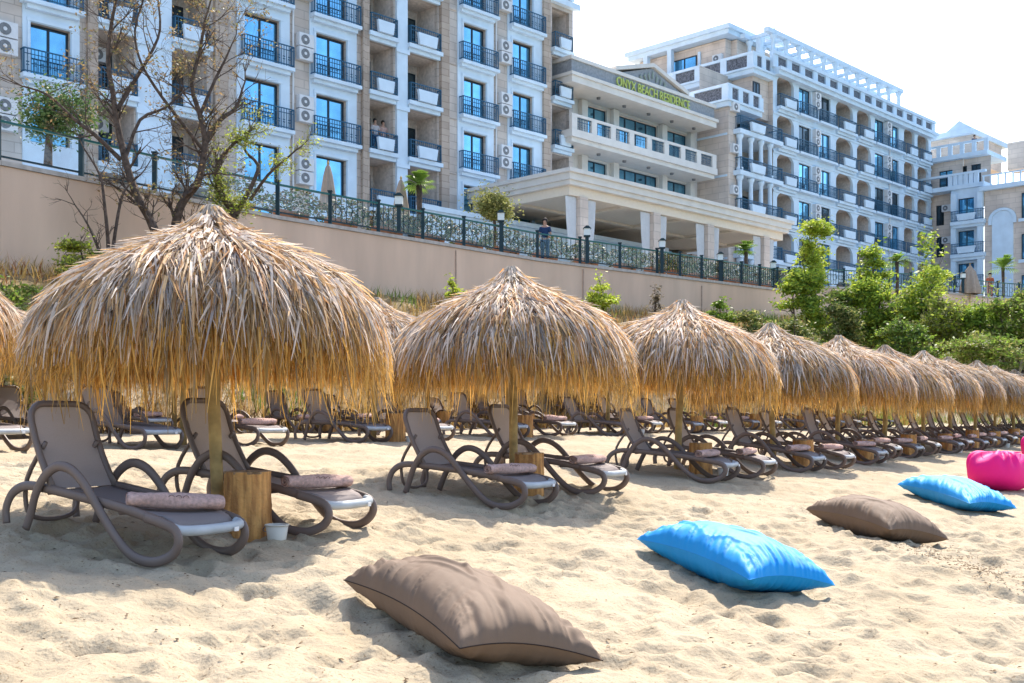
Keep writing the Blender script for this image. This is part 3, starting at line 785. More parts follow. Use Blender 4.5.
# ------------------------------------------------------------------ far right wing, turned a right angle
FW = fr_sub(F, SC(932)+.3, 9.5, -PI/2)
W = building('hotel_end_wing', FW.s_at(932, 0), 0, 6.6, 'stone end wing of the hotel at the far right with a tall arched white panel', FW)
SW = lambda px, y=0: FW.s_at(px, y)
class Each:      # every call becomes a part of its own
    def box(s, *a): P(W, FW, MB().box(*a), 'trim', M_['white']); return s
    def prism(s, *a): P(W, FW, MB().prism(*a), 'trim', M_['white']); return s
ws, wt, wp, wm = MB(), Each(), MB(), MB()
wa, wb, wc, wd_ = -1.5, SW(950), SW(984), SW(1075)
hh = []
for z in LC[1:5]:
    for a, b in ((936,944),): hh.append((SW(a), SW(b), z+.2, z+2.1)); put_window(W, FW, SW(a), SW(b), z+.2, z+2.1, .15, dark=True)
    put_ac(W, FW, SW(947.5), -.004, z+1.4)
hh.append((SW(939), SW(952.5), 22.1, 23.8)); put_window(W, FW, SW(939), SW(952.5), 22.1, 23.8, .15)
wall(ws, wa, wb+1.2, 6, 24.6, 0, hh, .25)
# projecting bay with balconies
bh = []
for z in LC[1:5]:
    a, b = SW(958,-1.2), SW(974,-1.2); bh.append((a, b, z, z+2.2)); put_window(W, FW, a, b, z, z+2.2, -1.05, dark=False)
    put_rail(W, FW, SW(951,-2.2), SW(982,-2.2), z, -2.2, .95, ret=.9); wt.box(SW(950,-2.3), SW(983,-2.3), -2.3, -1.203, z-.35, z-.03); wt.box(SW(951,-2.3), SW(982,-2.3), -2.1, -1.204, z-.6, z-.352)
    m_ = SW(966,-2.3); wt.prism([(m_-.7,z+.02),(m_+.7,z+.02),(m_+.85,z+.6),(m_-.85,z+.6)], 'y', -2.42, -2.22)
    for px in (953.5, 980):
        x = SW(px,-1.9); P(W, FW, MB().box(x-.22,x+.22,-2.0,-1.6, z, z+2.6), 'balcony_column', M_['white'])
wall(wm, SW(951,-1.2), SW(983,-1.2), 6, 21.6, -1.2, bh, .2); wm.quad((SW(951,-1.2),-1.2,6),(SW(951,-1.2),0,6),(SW(951,-1.2),0,21.6),(SW(951,-1.2),-1.2,21.6))
# top floor and its terraces
wt.box(wa, SW(984,-1.4), -1.4, 3, 21.6, 22.0)
for k in range(6):
    x = SW(955)+.1+(SW(986)-SW(955))*k/6; wt.box(x-.2, x+.2, -1.3, -1.1, 22.0, 22.9)
wt.box(wa, SW(985,-1.4), -1.35, -1.0, 22.9, 23.1)
hh2 = [(SW(957), SW(966), 22.2, 24.0), (SW(970), SW(980), 22.2, 24.0)]
for h in hh2: put_window(W, FW, *h, .35, dark=True)
wall(ws, wb+1.2, SW(990), 20, 24.6, .2, hh2, .2)
wt.box(wa-.3, SW(990), -.6, 4, 24.602, 25.0)
for k in range(9):
    x = wa+(SW(988)-wa)*k/8; wt.box(x-.18, x+.18, -.5, -.3, 25.0, 25.9)
wt.box(wa-.2, SW(990), -.5, -.28, 25.9, 26.1)
P(W, FW, MB().box(wa, SW(990), -.42, -.38, 25.05, 25.85), 'roof_terrace_glass', M_['railglass'])
ws.box(wa-4, SW(960), 3, 10, 24.9, 27.5); wt.box(wa-4.5, SW(962), 2.4, 11, 27.5, 28.0); gxx = SW(948); wt.prism([(gxx-1.3,28.0),(gxx+1.3,28.0),(gxx+.7,28.4),(gxx,28.9),(gxx-.7,28.4)], 'y', 2.5, 3.1)
P(W, FW, MB().box(SW(1000)-1.2, SW(1000)+1.0, 5, 7, 24, 26.6).box(SW(1010)-.9, SW(1010)+.9, 5.5, 7.5, 24, 26.0), 'chimney', M_['peach'])
# the near part with the arched panel
yE = -1.6; e0, e1 = SW(984.5, yE), wd_
wall(wp, e0, e1, 6, 21.0, yE, [], .1); wp.quad((e0,yE,6),(e0,2,6),(e0,2,21),(e0,yE,21)); wp.quad((e0,yE,21),(e1,yE,21),(e1,3,21),(e0,3,21))
ax0, ax1 = SW(992.5,yE), SW(1013.5,yE); am = (ax0+ax1)/2; ar = (ax1-ax0)/2
arc = lambda r, zc: [(am+r*math.cos(t), zc+r*.85*math.sin(t)) for t in np.linspace(0, PI, 16)]
wt2 = MB().prism([(ax0,6.5)]+[(ax1,6.5)]+arc(ar, 18.3), 'y', yE-.12, yE-.003); P(W, FW, wt2, 'arched_panel', M_['white'])
wt.prism([(ax0-.3,17.9),(ax0-.02,17.9),(ax0-.02,18.3)]+arc(ar+.02,18.3)[::-1][1:-1]+[(ax1+.02,17.9),(ax1+.3,17.9)]+arc(ar+.3,18.3), 'y', yE-.2, yE-.122)
for z in (11.0, 14.6, 18.2):
    put_window(W, FW, SW(1022,yE), SW(1036,yE), z, z+2.2, yE-.09)
    wt.box(SW(1019,yE), SW(1040,yE), yE-.16, yE-.1, z-.3, z-.02)
wt.box(e0-.3, e1, yE-.5, 3, 21.002, 21.4)
wt.box(e0-.1, e1, yE-.3, yE-.15, 22.3, 22.42)
for k in range(12):
    x = e0+(e1-e0)*k/11; wt.box(x-.06, x+.06, yE-.28, yE-.17, 21.4, 22.3)
P(W, FW, MB().box(e0, e1, yE-.24, yE-.21, 21.45, 22.25), 'roof_terrace_glass', M_['railglass'])
P(W, FW, wp, 'near_wall', M_['peach']); P(W, FW, ws, 'stone_wall', M_['peach']); P(W, FW, wm, 'bay_wall', M_['white'])

# ------------------------------------------------------------------ thatched umbrellas
PROF = [(0.02,2.665),(.07,2.59),(.17,2.50),(.33,2.395),(.57,2.285),(.83,2.165),(1.05,2.04),(1.21,1.90),(1.325,1.74),(1.385,1.60),(1.415,1.48),(1.43,1.38),(1.435,1.27)]
PP = [Vector((a,b)) for a,b in PROF]
PS = [0]
for a, b in zip(PP[:-1], PP[1:]): PS.append(PS[-1]+(b-a).length)
def prof(s):
    s = max(0, min(PS[-1]-1e-4, s))
    for i in range(len(PS)-1):
        if s <= PS[i+1]:
            t = (s-PS[i])/(PS[i+1]-PS[i]); p = PP[i].lerp(PP[i+1], t); d = (PP[i+1]-PP[i]).normalized(); return p, Vector((-d.y, d.x))
    return PP[-1], Vector((1,0))
SR = PS[7]     # shoulder
def thatch(seed, nb, nf):
    rd = random.Random(seed); mb = MB()
    lump = [rd.uniform(-.055,.045) for _ in range(24)]
    def lm(a): k = a/(2*PI)*24; i = int(k) % 24; t = k-int(k); return lump[i]*(1-t)+lump[(i+1)%24]*t
    def blade(a, s0, ln, wd, col, off0, off1, drift, seg=4, tw=0):
        n0 = len(mb.v)
        for k in range(seg+1):
            t = k/seg; s = s0+ln*t; p, nr = prof(s)
            over = max(0, s-PS[-1]); o = off0+(off1-off0)*t**1.6
            r = p.x+nr.x*o+lm(a)*min(1, s/1.0); z = p.y+nr.y*o-over
            aa = a+drift*t/max(.25, r); w2 = wd*(1-.75*t**2)*(.7+.3*math.sin(PI*min(1,t*1.5+.2)))
            ca, sa = math.cos(aa), math.sin(aa); ct_, st_ = math.cos(tw+t*tw), math.sin(tw+t*tw)
            tx, ty, tz = -sa*ct_+ca*st_*nr.x, ca*ct_+sa*st_*nr.x, st_*nr.y
            mb.v += [(ca*r-tx*w2, sa*r-ty*w2, z-tz*w2), (ca*r+tx*w2, sa*r+ty*w2, z+tz*w2)]
        mb.c += [col]*(2*(seg+1))
        for k in range(seg): mb.f.append((n0+2*k, n0+2*k+1, n0+2*k+3, n0+2*k+2))
    for i in range(nb):
        q = i/nb
        s0 = (rd.random()**.62)*(SR+.22)
        kk = rd.random()
        k = .32+.85*rd.random()**.75
        if kk < .50: c = (.80*k, .68*k, .57*k)
        elif kk < .84: c = (.74*k, .49*k, .25*k)
        elif kk < .90: c = (.46*k, .40*k, .37*k)
        else: c = (.56*k, .29*k, .12*k)
        blade(rd.uniform(0,2*PI), s0, rd.uniform(.20,.56), rd.uniform(.004,.015), (*c,1), rd.uniform(-.02,.05), rd.uniform(-.01,.055) if rd.random() < .9 else rd.uniform(.04,.12), rd.gauss(0,.08), 5, rd.uniform(-1.0,1.0))
    for i in range(nf):
        s0 = SR+rd.uniform(-.25,.62); k = .35+.85*rd.random()**.8; kk = rd.random()
        c = (.74*k,.43*k,.11*k) if kk < .75 else (.60*k,.41*k,.20*k)
        end = PS[-1]+rd.uniform(-.20,.12)+.5*lm(rd.uniform(0,6.28)) if rd.random() < .8 else s0+rd.uniform(.4,.6)
        blade(rd.uniform(0,2*PI), s0, max(.2, end-s0), rd.uniform(.004,.011), (*c,1), rd.uniform(-.14,.04), rd.uniform(-.16,.07), rd.gauss(0,.035), 3, rd.uniform(-1,1))
    # top tuft
    for i in range(150):
        k = rd.uniform(.6,1.15); blade(rd.uniform(0,2*PI), rd.uniform(0,.05), rd.uniform(.25,.42), rd.uniform(.008,.018), (.62*k,.54*k,.45*k,1), .02, rd.uniform(.02,.06), rd.gauss(0,.03), 3, rd.uniform(-.8,.8))
    return mb.mesh('canopy', M_['thatch'])
canopies = [thatch(11, 14000, 8500), thatch(12, 10000, 6500), thatch(13, 10000, 6500)]
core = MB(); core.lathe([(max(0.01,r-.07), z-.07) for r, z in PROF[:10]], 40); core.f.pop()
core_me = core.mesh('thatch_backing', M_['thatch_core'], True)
rf = MB()
for k in range(8):
    a = k*PI/4; rf.tube([(0,0,2.38),(math.cos(a)*.72,math.sin(a)*.72,2.12),(math.cos(a)*1.08,math.sin(a)*1.08,1.80)], .022, 6)
rf.tube([(math.cos(t)*1.08,math.sin(t)*1.08,1.80) for t in np.linspace(0,2*PI,24,endpoint=False)], .02, 6, closed=True)
raf_me = rf.mesh('rafters', M_['pole'], True)
pl = MB(); pl.tube([(.0,0,-.5),(.012,.006,.3),(-.004,.01,1.0),(.008,-.006,1.7),(0,0,2.5)], [.054,.052,.05,.047,.042], 14)
pole_me = pl.mesh('pole', M_['pole'], True)
ORD = ['first','second','third','fourth','fifth','sixth','seventh','eighth','ninth','tenth','eleventh','twelfth','thirteenth','fourteenth','fifteenth']
rowname = {1:'front row', 2:'middle row', 3:'back row'}
protoU = []
for ci in range(3):
    r = empty('thatched_umbrella', T(0,0,0), 'proto', 'beach umbrella', 'thatched umbrellas along the beach')
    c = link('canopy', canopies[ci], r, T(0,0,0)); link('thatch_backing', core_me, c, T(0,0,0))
    link('rafters', raf_me, r, T(0,0,0)); link('pole', pole_me, r, T(0,0,0)); protoU.append(r)
TR = random.Random(99)

# ------------------------------------------------------------------ sun lounger
def make_lounger(recl=.37):
    r = empty('sun_lounger', T(0,0,0), 'proto', 'sun lounger', 'sun loungers under the umbrellas')
    for sx in (-.31, .31):
        y0 = [(1.60,.01),(1.555,.14),(1.49,.30),(1.40,.44),(1.27,.525),(1.12,.52),(.97,.44),(.80,.29),(.62,.14),(.47,.045),(.33,.012),(.17,.03),(.05,.10),(.005,.19),(.05,.265),(.18,.292),(.34,.305)]
        pts = crom([(sx*1.06 if .1 < t < .75 else sx, y, z) for t, (y, z) in zip(np.linspace(0,1,len(y0)), y0)], 4)
        m = MB().tube(pts, .037, 10, squash=.62, side=(1,0,0)); m.build('side_frame', M_['resin'], r, T(0,0,0), True)
        pts = crom([(sx*.93,.20,.290),(sx*.93,.6,.325),(sx*.93,1.1,.335),(sx*.93,1.5,.335),(sx*.95,1.68,.315),(sx*.98,1.80,.24),(sx,1.85,.12),(sx,1.83,.01)], 5)
        MB().tube(pts, .036, 10, squash=.6, side=(1,0,0)).build('seat_rail', M_['resin'], r, T(0,0,0), True)
    # seat sling, dipping a little and turning down over the foot end
    m = MB(); nx, ny = 8, 18; rows = []
    for j in range(ny+1):
        t = j/ny; y = .07+t*1.33; z = .335 + .012*math.sin(t*PI)*-1 - (.07*(1-t/.12)**2 if t < .12 else 0)
        rows.append([((k/nx-.5)*.54, y, z-.014*math.sin(PI*k/nx)) for k in range(nx+1)])
    for a, b in zip(rows[:-1], rows[1:]):
        for k in range(nx): m.quad(a[k], a[k+1], b[k+1], b[k])
    seat = m.build('seat', M_['sling'], r, T(0,0,0), True)
    sm = seat.modifiers.new('thick', 'SOLIDIFY'); sm.thickness = .008
    wm_ = seat.modifiers.new('weld', 'WELD'); wm_.merge_threshold = .0005
    seat.modifiers.move(1, 0)
    # foot end cap with its little white tag
    cap = MB(); pts = crom([(-.29,.09,.27),(-.27,.03,.262),(-.12,.0,.258),(.12,.0,.258),(.27,.03,.262),(.29,.09,.27)], 5)
    cap.tube(pts, .036, 10, squash=1.0); fc = cap.build('foot_rail', M_['foot_cap'], r, T(0,0,0), True)
    MB().box(-.05,-.01,-.05,-.042,.235,.265).build('size_tag', M_['label'], fc, T(.2,0,0))
    # backrest
    H0 = Vector((0,1.37,.335)); up = Vector((0,recl,.60)).normalized(); BL = .70
    fw = .275
    out = []
    for k in range(5): out.append((-fw, BL*.0+ (BL-.14)*k/4))
    for t in np.linspace(PI, PI/2, 6)[1:]: out.append((-fw+.13+.13*math.cos(t), BL-.13+.13*math.sin(t)))
    for t in np.linspace(PI/2, 0, 6): out.append((fw-.13+.13*math.cos(t), BL-.13+.13*math.sin(t)))
    for k in range(4, -1, -1): out.append((fw, (BL-.14)*k/4))
    def bp(x, l): 
        back = -.035*math.sin(PI*min(1,l/BL)); return H0+up*l+Vector((x,0,0))+Vector((0,.6,-recl)).normalized()*(-back)
    fr_ = MB().tube([bp(x,l) for x,l in out], .026, 8).build('backrest', M_['resin'], r, T(0,0,0), True)
    m = MB(); rows = []
    for j in range(13):
        l = .01+(BL-.025)*j/12; k = max(0, l-(BL-.13)); hw = fw-.012-(.13-math.sqrt(max(0,.13**2-k*k)) if k > 0 else 0)
        rows.append([bp(x, l)+Vector((0,.6,-recl)).normalized()*(.012*math.sin(PI*i/8)) for i, x in enumerate(np.linspace(-hw,hw,9))])
    for a, b in zip(rows[:-1], rows[1:]):
        for k in range(8): m.quad(tuple(a[k]), tuple(a[k+1]), tuple(b[k+1]), tuple(b[k]))
    bs = m.build('back_sling', M_['sling'], fr_, T(0,0,0), True)
    # prop that holds the back up, and cross bars
    m = MB().tube(crom([(-.23,1.56,.66),(-.23,1.74,.36),(-.22,1.72,.12),(-.1,1.70,.05),(.1,1.70,.05),(.22,1.72,.12),(.23,1.74,.36),(.23,1.56,.66)],4), .018, 7); m.build('back_prop', M_['resin'], r, T(0,0,0), True)
    MB().tube([(-.29,1.40,.31),(.29,1.40,.31)], .02, 7).tube([(-.29,.62,.29),(.29,.62,.29)], .02, 7).build('cross_bar', M_['resin'], r, T(0,0,0), True)
    return r
PLg = [make_lounger(), make_lounger(.46), make_lounger(.30)]

def make_towel(seed):
    rd = random.Random(seed); m = MB(); n = 22; sd_ = 14
    L_ = .66; pts = []
    for i in range(n+1):
        t = i/n; e = 1 if .03 < t < .97 else .86
        for k in range(sd_):
            a = 2*PI*k/sd_; rr_ = (.062+.004*math.sin(t*9+k)+.003*rd.uniform(-1,1)+.004*math.sin(3*a+t*5))*e
            pts.append(((t-.5)*L_, math.cos(a)*rr_*1.15, .055+math.sin(a)*rr_*.88))
    m.v = pts
    for i in range(n):
        for k in range(sd_): m.f.append((i*sd_+k, i*sd_+(k+1)%sd_, (i+1)*sd_+(k+1)%sd_, (i+1)*sd_+k))
    r = empty('rolled_towel', T(0,0,0), 'proto', 'towel', 'rolled towels on the sun loungers')
    m.build('roll', M_['towel'], r, T(0,0,0), True)
    for s in (-1, 1):   # spiral of the rolled end
        q = MB(); sp = [(s*(L_/2+.002), 1.1*(.01+.042*t/12)*math.cos(t), .055+.85*(.01+.042*t/12)*math.sin(t)) for t in np.linspace(0,12,44)]
        q.tube(sp, .006, 5); q.build('rolled_end', M_['towel'], r, T(0,0,0), True)
    q = MB()    # small printed flourish
    for k in range(3):
        c = -.04+k*.05; q.tube([(c+.02*math.cos(t), -.050-.008*math.sin(t), .085+.018*math.sin(t)) for t in np.linspace(0,5,10)], .0022, 4)
    q.build('printed_flourish', M_['towel_motif'], r, T(0,0,0))
    return r
PTw = [make_towel(1), make_towel(2)]

def make_stump(seed, rad, h):
    rd = random.Random(seed); r = empty('log_stump', T(0,0,0), 'proto', 'log table', 'log stump tables beside the umbrella poles')
    m = MB(); sd_ = 28; n = 9; lum = [rd.uniform(-.018,.018) for _ in range(sd_)]
    for i in range(n+1):
        t = i/n
        for k in range(sd_):
            a = 2*PI*k/sd_; rr_ = rad*(1.04-.06*t)+lum[k]+rd.uniform(-.004,.004)
            m.v.append((math.cos(a)*rr_, math.sin(a)*rr_, -.12+(h+.12)*t))
    for i in range(n):
        for k in range(sd_): m.f.append((i*sd_+k, i*sd_+(k+1)%sd_, (i+1)*sd_+(k+1)%sd_, (i+1)*sd_+k))
    m.build('bark', M_['bark'], r, T(0,0,0), True)
    q = MB(); q.v = [(math.cos(2*PI*k/sd_)*(rad*.985+lum[k]), math.sin(2*PI*k/sd_)*(rad*.985+lum[k]), h+.004) for k in range(sd_)]; q.f = [tuple(range(sd_))]
    q.v += [(x*.995,y*.995,z-.02) for x,y,z in q.v]
    for k in range(sd_): q.f.append((k,(k+1)%sd_+0, sd_+(k+1)%sd_, sd_+k))
    q.build('cut_top', M_['endgrain'], r, T(0,0,0)); return r
PSt = [make_stump(3, .18, .52), make_stump(4, .17, .47)]
def make_bucket():
    r = empty('sand_bucket', T(0,0,0), 'proto', 'bucket', 'small white buckets beside the stumps')
    m = MB(); m.lathe([(.064,-.02),(.068,.0),(.09,.14)], 20); m.f.pop(); o = m.build('bucket_body', M_['bucket'], r, T(0,0,0), True)
    o.modifiers.new('s', 'SOLIDIFY').thickness = .006
    MB().tube([(.092*math.cos(t), .092*math.sin(t), .14) for t in np.linspace(0,2*PI,24,endpoint=False)], .006, 6, closed=True).build('rim', M_['bucket'], r, T(0,0,0), True)
    MB().tube([(.092*math.cos(t), -.03-.09*abs(math.sin(t)) , .13-.05*math.sin(t)) for t in np.linspace(0,PI,12)], .003, 5).build('handle', M_['iron'], r, T(0,0,0), True)
    return r
PBk = make_bucket()

FIRST = {}
def place(key, proto, M, label, group=None):
    if proto.name not in FIRST:
        FIRST[proto.name] = (proto,)
        # first use moves the prototype itself once every copy has been made from it
        PENDING.append((proto, M, label)); return proto
    return dup(proto, M, label, group)
PENDING = []
ANGN = math.atan2(.559, -.829)    # heading of +n
def lounger_M(u, n, yaw=0):
    # local y (foot to head) runs inland; origin = foot end
    rz = ANGN - PI/2 + yaw
    x, y = xy(u, n); hx, hy = -math.sin(rz), math.cos(rz)
    zf = szm(x+hx*.3, y+hy*.3, .3); zh = szm(x+hx*1.7, y+hy*1.7, .3)
    pitch = math.atan2(zh-zf, 1.4)
    return Matrix.Translation((x, y, zf-math.tan(pitch)*.3+.005)) @ Matrix.Rotation(rz, 4, 'Z') @ Matrix.Rotation(pitch, 4, 'X')
def set_up(row, i, u, n, dz=0, near=(-1.12, -1.12, 0), far=(.82, -1.12, 0), stump=True, px_jit=True, ci=None, sides=('left','right'), towel_rot=None, canopy_scale=1.05, shx=0):
    x, y = xy(u, n); x += shx; ci = (i*2+row) % 3 if ci is None else ci
    o_ = ORD[i] if i < len(ORD) else None
    nm = '%s %s umbrella' % (o_, ('front-row','middle-row','back-row')[row-1])
    M = Matrix.Translation((x, y, szm(x, y, .2)+dz)) @ Matrix.Rotation(R(TR.uniform(-2.2,2.2)), 4, 'X') @ Matrix.Rotation(R(TR.uniform(-2,2)), 4, 'Y') @ Matrix.Rotation((i*1.7+row) % 6.28, 4, 'Z') @ Matrix.Diagonal((canopy_scale*TR.uniform(.97,1.03), canopy_scale*TR.uniform(.97,1.03), 1, 1))
    place('u', protoU[ci], M, 'thatched palm leaf umbrella, ' + o_ + ' from the left in the ' + rowname[row] + ' of umbrellas')
    jr = random.Random(i*13+row*101)
    for sd_, (du, dn, yaw) in (('left', near), ('right', far)):
        if sd_ not in sides: continue
        if px_jit: du += jr.uniform(-.08,.08); dn += jr.uniform(-.12,.12); yaw += jr.uniform(-.07,.07)
        ML = lounger_M(u+du, n+dn, yaw)
        place('l', PLg[0 if row == 1 and i < 2 else jr.choice((0,0,1,2))], ML, 'taupe sun lounger %s of the pole of the %s from the left' % (sd_, nm))
        if row > 1 and jr.random() < .25: continue
        tp = towel_rot[0 if sd_ == 'left' else 1] if towel_rot else jr.uniform(-.15,.3)
        MT = ML @ Matrix.Translation((jr.uniform(-.03,.03), .40, .335)) @ Matrix.Rotation(-tp, 4, 'Z')
        place('t', PTw[jr.randint(0,1)], MT, 'rolled pink towel on the %s lounger of the %s from the left' % (sd_, nm))
    if stump:
        su, sn = stump if isinstance(stump, tuple) else (u-.15+jr.uniform(-.1,.1), n-.62)
        xs_, ys_ = xy(su, sn)
        place('s', PSt[(i+row) % 2 if row > 1 or i > 1 else (0 if i == 0 else 1)], T(xs_, ys_, szm(xs_, ys_, .15), jr.uniform(0,6)), 'log stump by the pole of the ' + nm + ' from the left')
        if i % 2 == 0 and row < 3:
            bx, by = xy(su+.02, sn-.36) if (row, i) != (1, 0) else xy(su-.02, sn-.36)
            place('b', PBk, T(bx, by, szm(bx, by, .1)-.01, jr.uniform(0,6)), 'small white bucket by the stump of the ' + nm + ' from the left')

def un_px(px, py, h=0):     # where a pixel of the sloping sand lies, as u, n
    tx = (px-512)/FPX; ty = (py-HOR)/FPX
    D = (CZ+.84-h)/(ty+.105*(.559-.829*tx)); return un(tx*D, D)
set_up(1, 0, 6.28, 7.31, near=(-1.11,-1.30,.06), far=(.53,-1.10,.11), px_jit=False, ci=0, stump=(6.17,6.74), towel_rot=(.60,.28), canopy_scale=1.06, shx=.06)
set_up(1, 1, 11.1, 7.55, dz=.05, near=(-1.22,-1.25,.0), far=(.62,-1.15,.05), px_jit=False, ci=1, stump=(10.75,7.0), towel_rot=(.25,.1), canopy_scale=1.04, shx=.09)
set_up(1, 2, 16.0, 7.75, dz=.04, near=(-.95,-1.45,.10), far=(.80,-1.35,.05), px_jit=False, ci=2, towel_rot=(.1,0), canopy_scale=1.10, shx=.12)
for i, u in enumerate([19.9,23.8,27.5,31.2,34.6,38.0,41.4,44.8,48.4,52.0,55.8]):
    set_up(1, i+3, u, 7.5, dz=random.uniform(-.06,.06))
for i, u in enumerate([7.0,11.5,16.0,20.6,25.3,29.6,34.0,38.4,42.8,47.2]):
    set_up(2, i, u, 14.0, dz=random.uniform(-.05,.05))
for i, u in enumerate([11.2,15.6,20.0,24.4,28.8,33.2]):
    set_up(3, i, u, 19.3, dz=random.uniform(-.05,.05))
for pr_, M, lb in PENDING:
    pr_.matrix_basis = M; pr_['label'] = lb; WM[pr_.name] = M

# ------------------------------------------------------------------ floor pillows and bean bags
def pillow_mesh(cn, Th, mat_, seed):
    """cn: the four corners (local x, y, seam height) in the order L, N, R, far"""
    n = 96; S = np.linspace(-1, 1, n+1); U, V = np.meshgrid(S, S)     # U along L-N, V along N-R
    e1 = np.array(cn[1])-np.array(cn[0]); e2 = np.array(cn[2])-np.array(cn[1])
    Up = U*(1-.09*np.cos(PI*V/2)); Vp = V*(1-.11*np.cos(PI*U/2))
    X = e1[0]/2*Up+e2[0]/2*Vp; Y = e1[1]/2*Up+e2[1]/2*Vp
    bu, bv = (U+1)/2, (V+1)/2
    hc = cn[0][2]*(1-bu)*(1-bv)+cn[1][2]*bu*(1-bv)+cn[2][2]*bu*bv+cn[3][2]*(1-bu)*bv
    seam = hc+.035*(1-(U*V)**2)*(1-.0)
    env = ((1-U**2)*(1-V**2)).clip(0); t = Th*env**.40
    eu = np.exp(-((1-np.abs(U))/.38)**2); ev = np.exp(-((1-np.abs(V))/.42)**2)
    fold = ev*(np.abs(vnoise(U*7+2.5*V+seed, V*1.1+seed, seed))-.18)*.14 + eu*(np.abs(vnoise(V*5+2*U+seed, U*1.1+seed+9, seed+1))-.18)*.14
    fold += .04*vnoise(U*1.8+seed, V*2.0, seed+2)
    for k in range(5):       # creases running in from the corners and across
        r_ = np.random.default_rng(seed*7+k); a = r_.uniform(-.9,.9); b = r_.uniform(-.6,.6); sl_ = r_.uniform(-.8,.8)
        fold += .028*np.exp(-((V-b-sl_*(U-a))/.05)**2)*np.exp(-((U-a)/.35)**2)
    fold += .014*np.abs(vnoise(U*6+V*4+seed, V*5-U*3+seed, seed+4))*(.4+eu+ev)
    ru, rv = np.exp(-((1-np.abs(U))/.30)**2), np.exp(-((1-np.abs(V))/.34)**2)
    fold += (rv*(.5-np.abs(vnoise(U*15+4*V+seed, V*1.0+seed, seed+5))*2)*.075 + ru*(.5-np.abs(vnoise(V*11+3*U+seed, U*1.0+seed, seed+6))*2)*.075)
    top = seam + t + fold*env**.3*.75
    low = np.maximum(seam - t*1.05 + fold*env**.3*.3, -.04)
    shrink = 1-.05*env**.2
    vt = np.stack([X, Y, top], -1).reshape(-1,3); vb = np.stack([X*shrink, Y*shrink, low], -1).reshape(-1,3)
    bm_ = ((np.abs(U)==1)|(np.abs(V)==1)).reshape(-1); vb[bm_] = vt[bm_]
    mb = MB(); N1 = (n+1)**2; mb.v = [tuple(p) for p in vt]+[tuple(p) for p in vb]
    flip = (e1[0]*e2[1]-e1[1]*e2[0]) < 0
    for j in range(n):
        for i in range(n):
            k = j*(n+1)+i; a = (k,k+1,k+n+2,k+n+1); b = (N1+k,N1+k+n+1,N1+k+n+2,N1+k+1)
            mb.f += [a[::-1], b[::-1]] if flip else [a, b]
    me = mb.mesh('cover', mat_, True)
    ring = [(i,0) for i in range(n)]+[(n,j) for j in range(n)]+[(n-i,n) for i in range(n)]+[(0,n-j) for j in range(n)]
    return me, [tuple(vt[j*(n+1)+i]) for i, j in ring]
def floor_pillow(Lp, Np, Rp, hs, m, seed, label, Th=.2, piping=False):
    w3 = lambda p, h: Vector(xy(*un_px(*p, h)))
    L_, N_, R_ = [w3(p, h) for p, h in zip((Lp, Np, Rp), hs)]
    c = (L_+R_)/2; Fc = L_+R_-N_
    print('pillow', label[:14], (N_-L_).length, (R_-N_).length)
    M = Matrix.Translation((c.x, c.y, szm(c.x, c.y, .45)-.02)) @ Matrix.Rotation(math.atan(.105), 4, Vector((UU[0],UU[1],0)))
    r = empty('floor_pillow', M, label, 'floor pillow', 'large floor pillows lying on the sand')
    cn = [(p.x-c.x, p.y-c.y, h) for p, h in zip((L_, N_, R_, Fc), (*hs, .12))]
    me, sp = pillow_mesh(cn, Th, m, seed); link('cover', me, r, M)
    MB().tube(sp, .0035, 5, closed=True).build('seam', M_['piping'] if piping else m, r, M, True)
    return r
floor_pillow((341,574),(457,641),(602,654), (.16,.20,.10), M_['brown'], 5, 'brown floor pillow lying nearest the camera on the open sand', .23, True)
floor_pillow((635,535),(747,575),(834,581), (.16,.20,.12), M_['blue'], 8, 'bright blue floor pillow between the two brown ones', .23)
floor_pillow((804,507),(888,527),(948,537), (.15,.20,.10), M_['brown'], 12, 'smaller looking brown floor pillow between the two blue ones', .23)
floor_pillow((896,484),(968,503),(1016,508), (.15,.20,.12), M_['blue'], 16, 'bright blue floor pillow farthest right beside the pink beanbag', .22)
def beanbag(px, py, wdt, h, seed, label):
    u, n = un_px(px, py); x, y = xy(u, n); M = T(x, y, szm(x,y,.4)-.03, R(20+seed*9))
    r = empty('beanbag', M, label, 'beanbag', 'pink beanbags on the sand')
    n_ = 40; m = MB()
    for j in range(n_+1):
        ph = PI*j/n_-PI/2
        for i in range(2*n_):
            th = 2*PI*i/(2*n_); f = lambda c, e: math.copysign(abs(c)**e, c)
            X = wdt/2*f(math.cos(ph),.60)*f(math.cos(th),.8); Y = wdt/2*.8*f(math.cos(ph),.60)*f(math.sin(th),.8); Z_ = h/2+h/2*f(math.sin(ph),.75)
            fold = .05*math.sin(th*11+seed+2*math.sin(th*3))*max(0, math.sin(ph))*math.cos(ph) + .03*float(vnoise(np.array([X*5+9]), np.array([Y*5+Z_*4+9]), seed)[0])
            k = 1+.06*math.sin(PI*min(1,max(0,Z_/h)))+fold*2
            m.v.append((X*k, Y*k, max(0, Z_+fold*1.6-.05*(X/wdt*2))))
    for j in range(n_):
        for i in range(2*n_): l = (i+1)%(2*n_); m.f.append((j*2*n_+i, j*2*n_+l, (j+1)*2*n_+l, (j+1)*2*n_+i))
    m.build('cover', M_['pink'], r, M, True)
    q = MB().tube([(wdt/2*.80*math.cos(t)*.9, wdt/2*.62*math.sin(t)*.9, h*1.0+.004) for t in np.linspace(0,2*PI,40,endpoint=False)], .007, 5, closed=True); q.build('seam', M_['pink'], r, M, True)
    return r
beanbag(1000, 490, 1.12, .66, 2, 'bright pink beanbag behind the farther blue pillow')
beanbag(1042, 462, 1.1, .66, 3, 'pink beanbag at the right edge, mostly outside the frame')

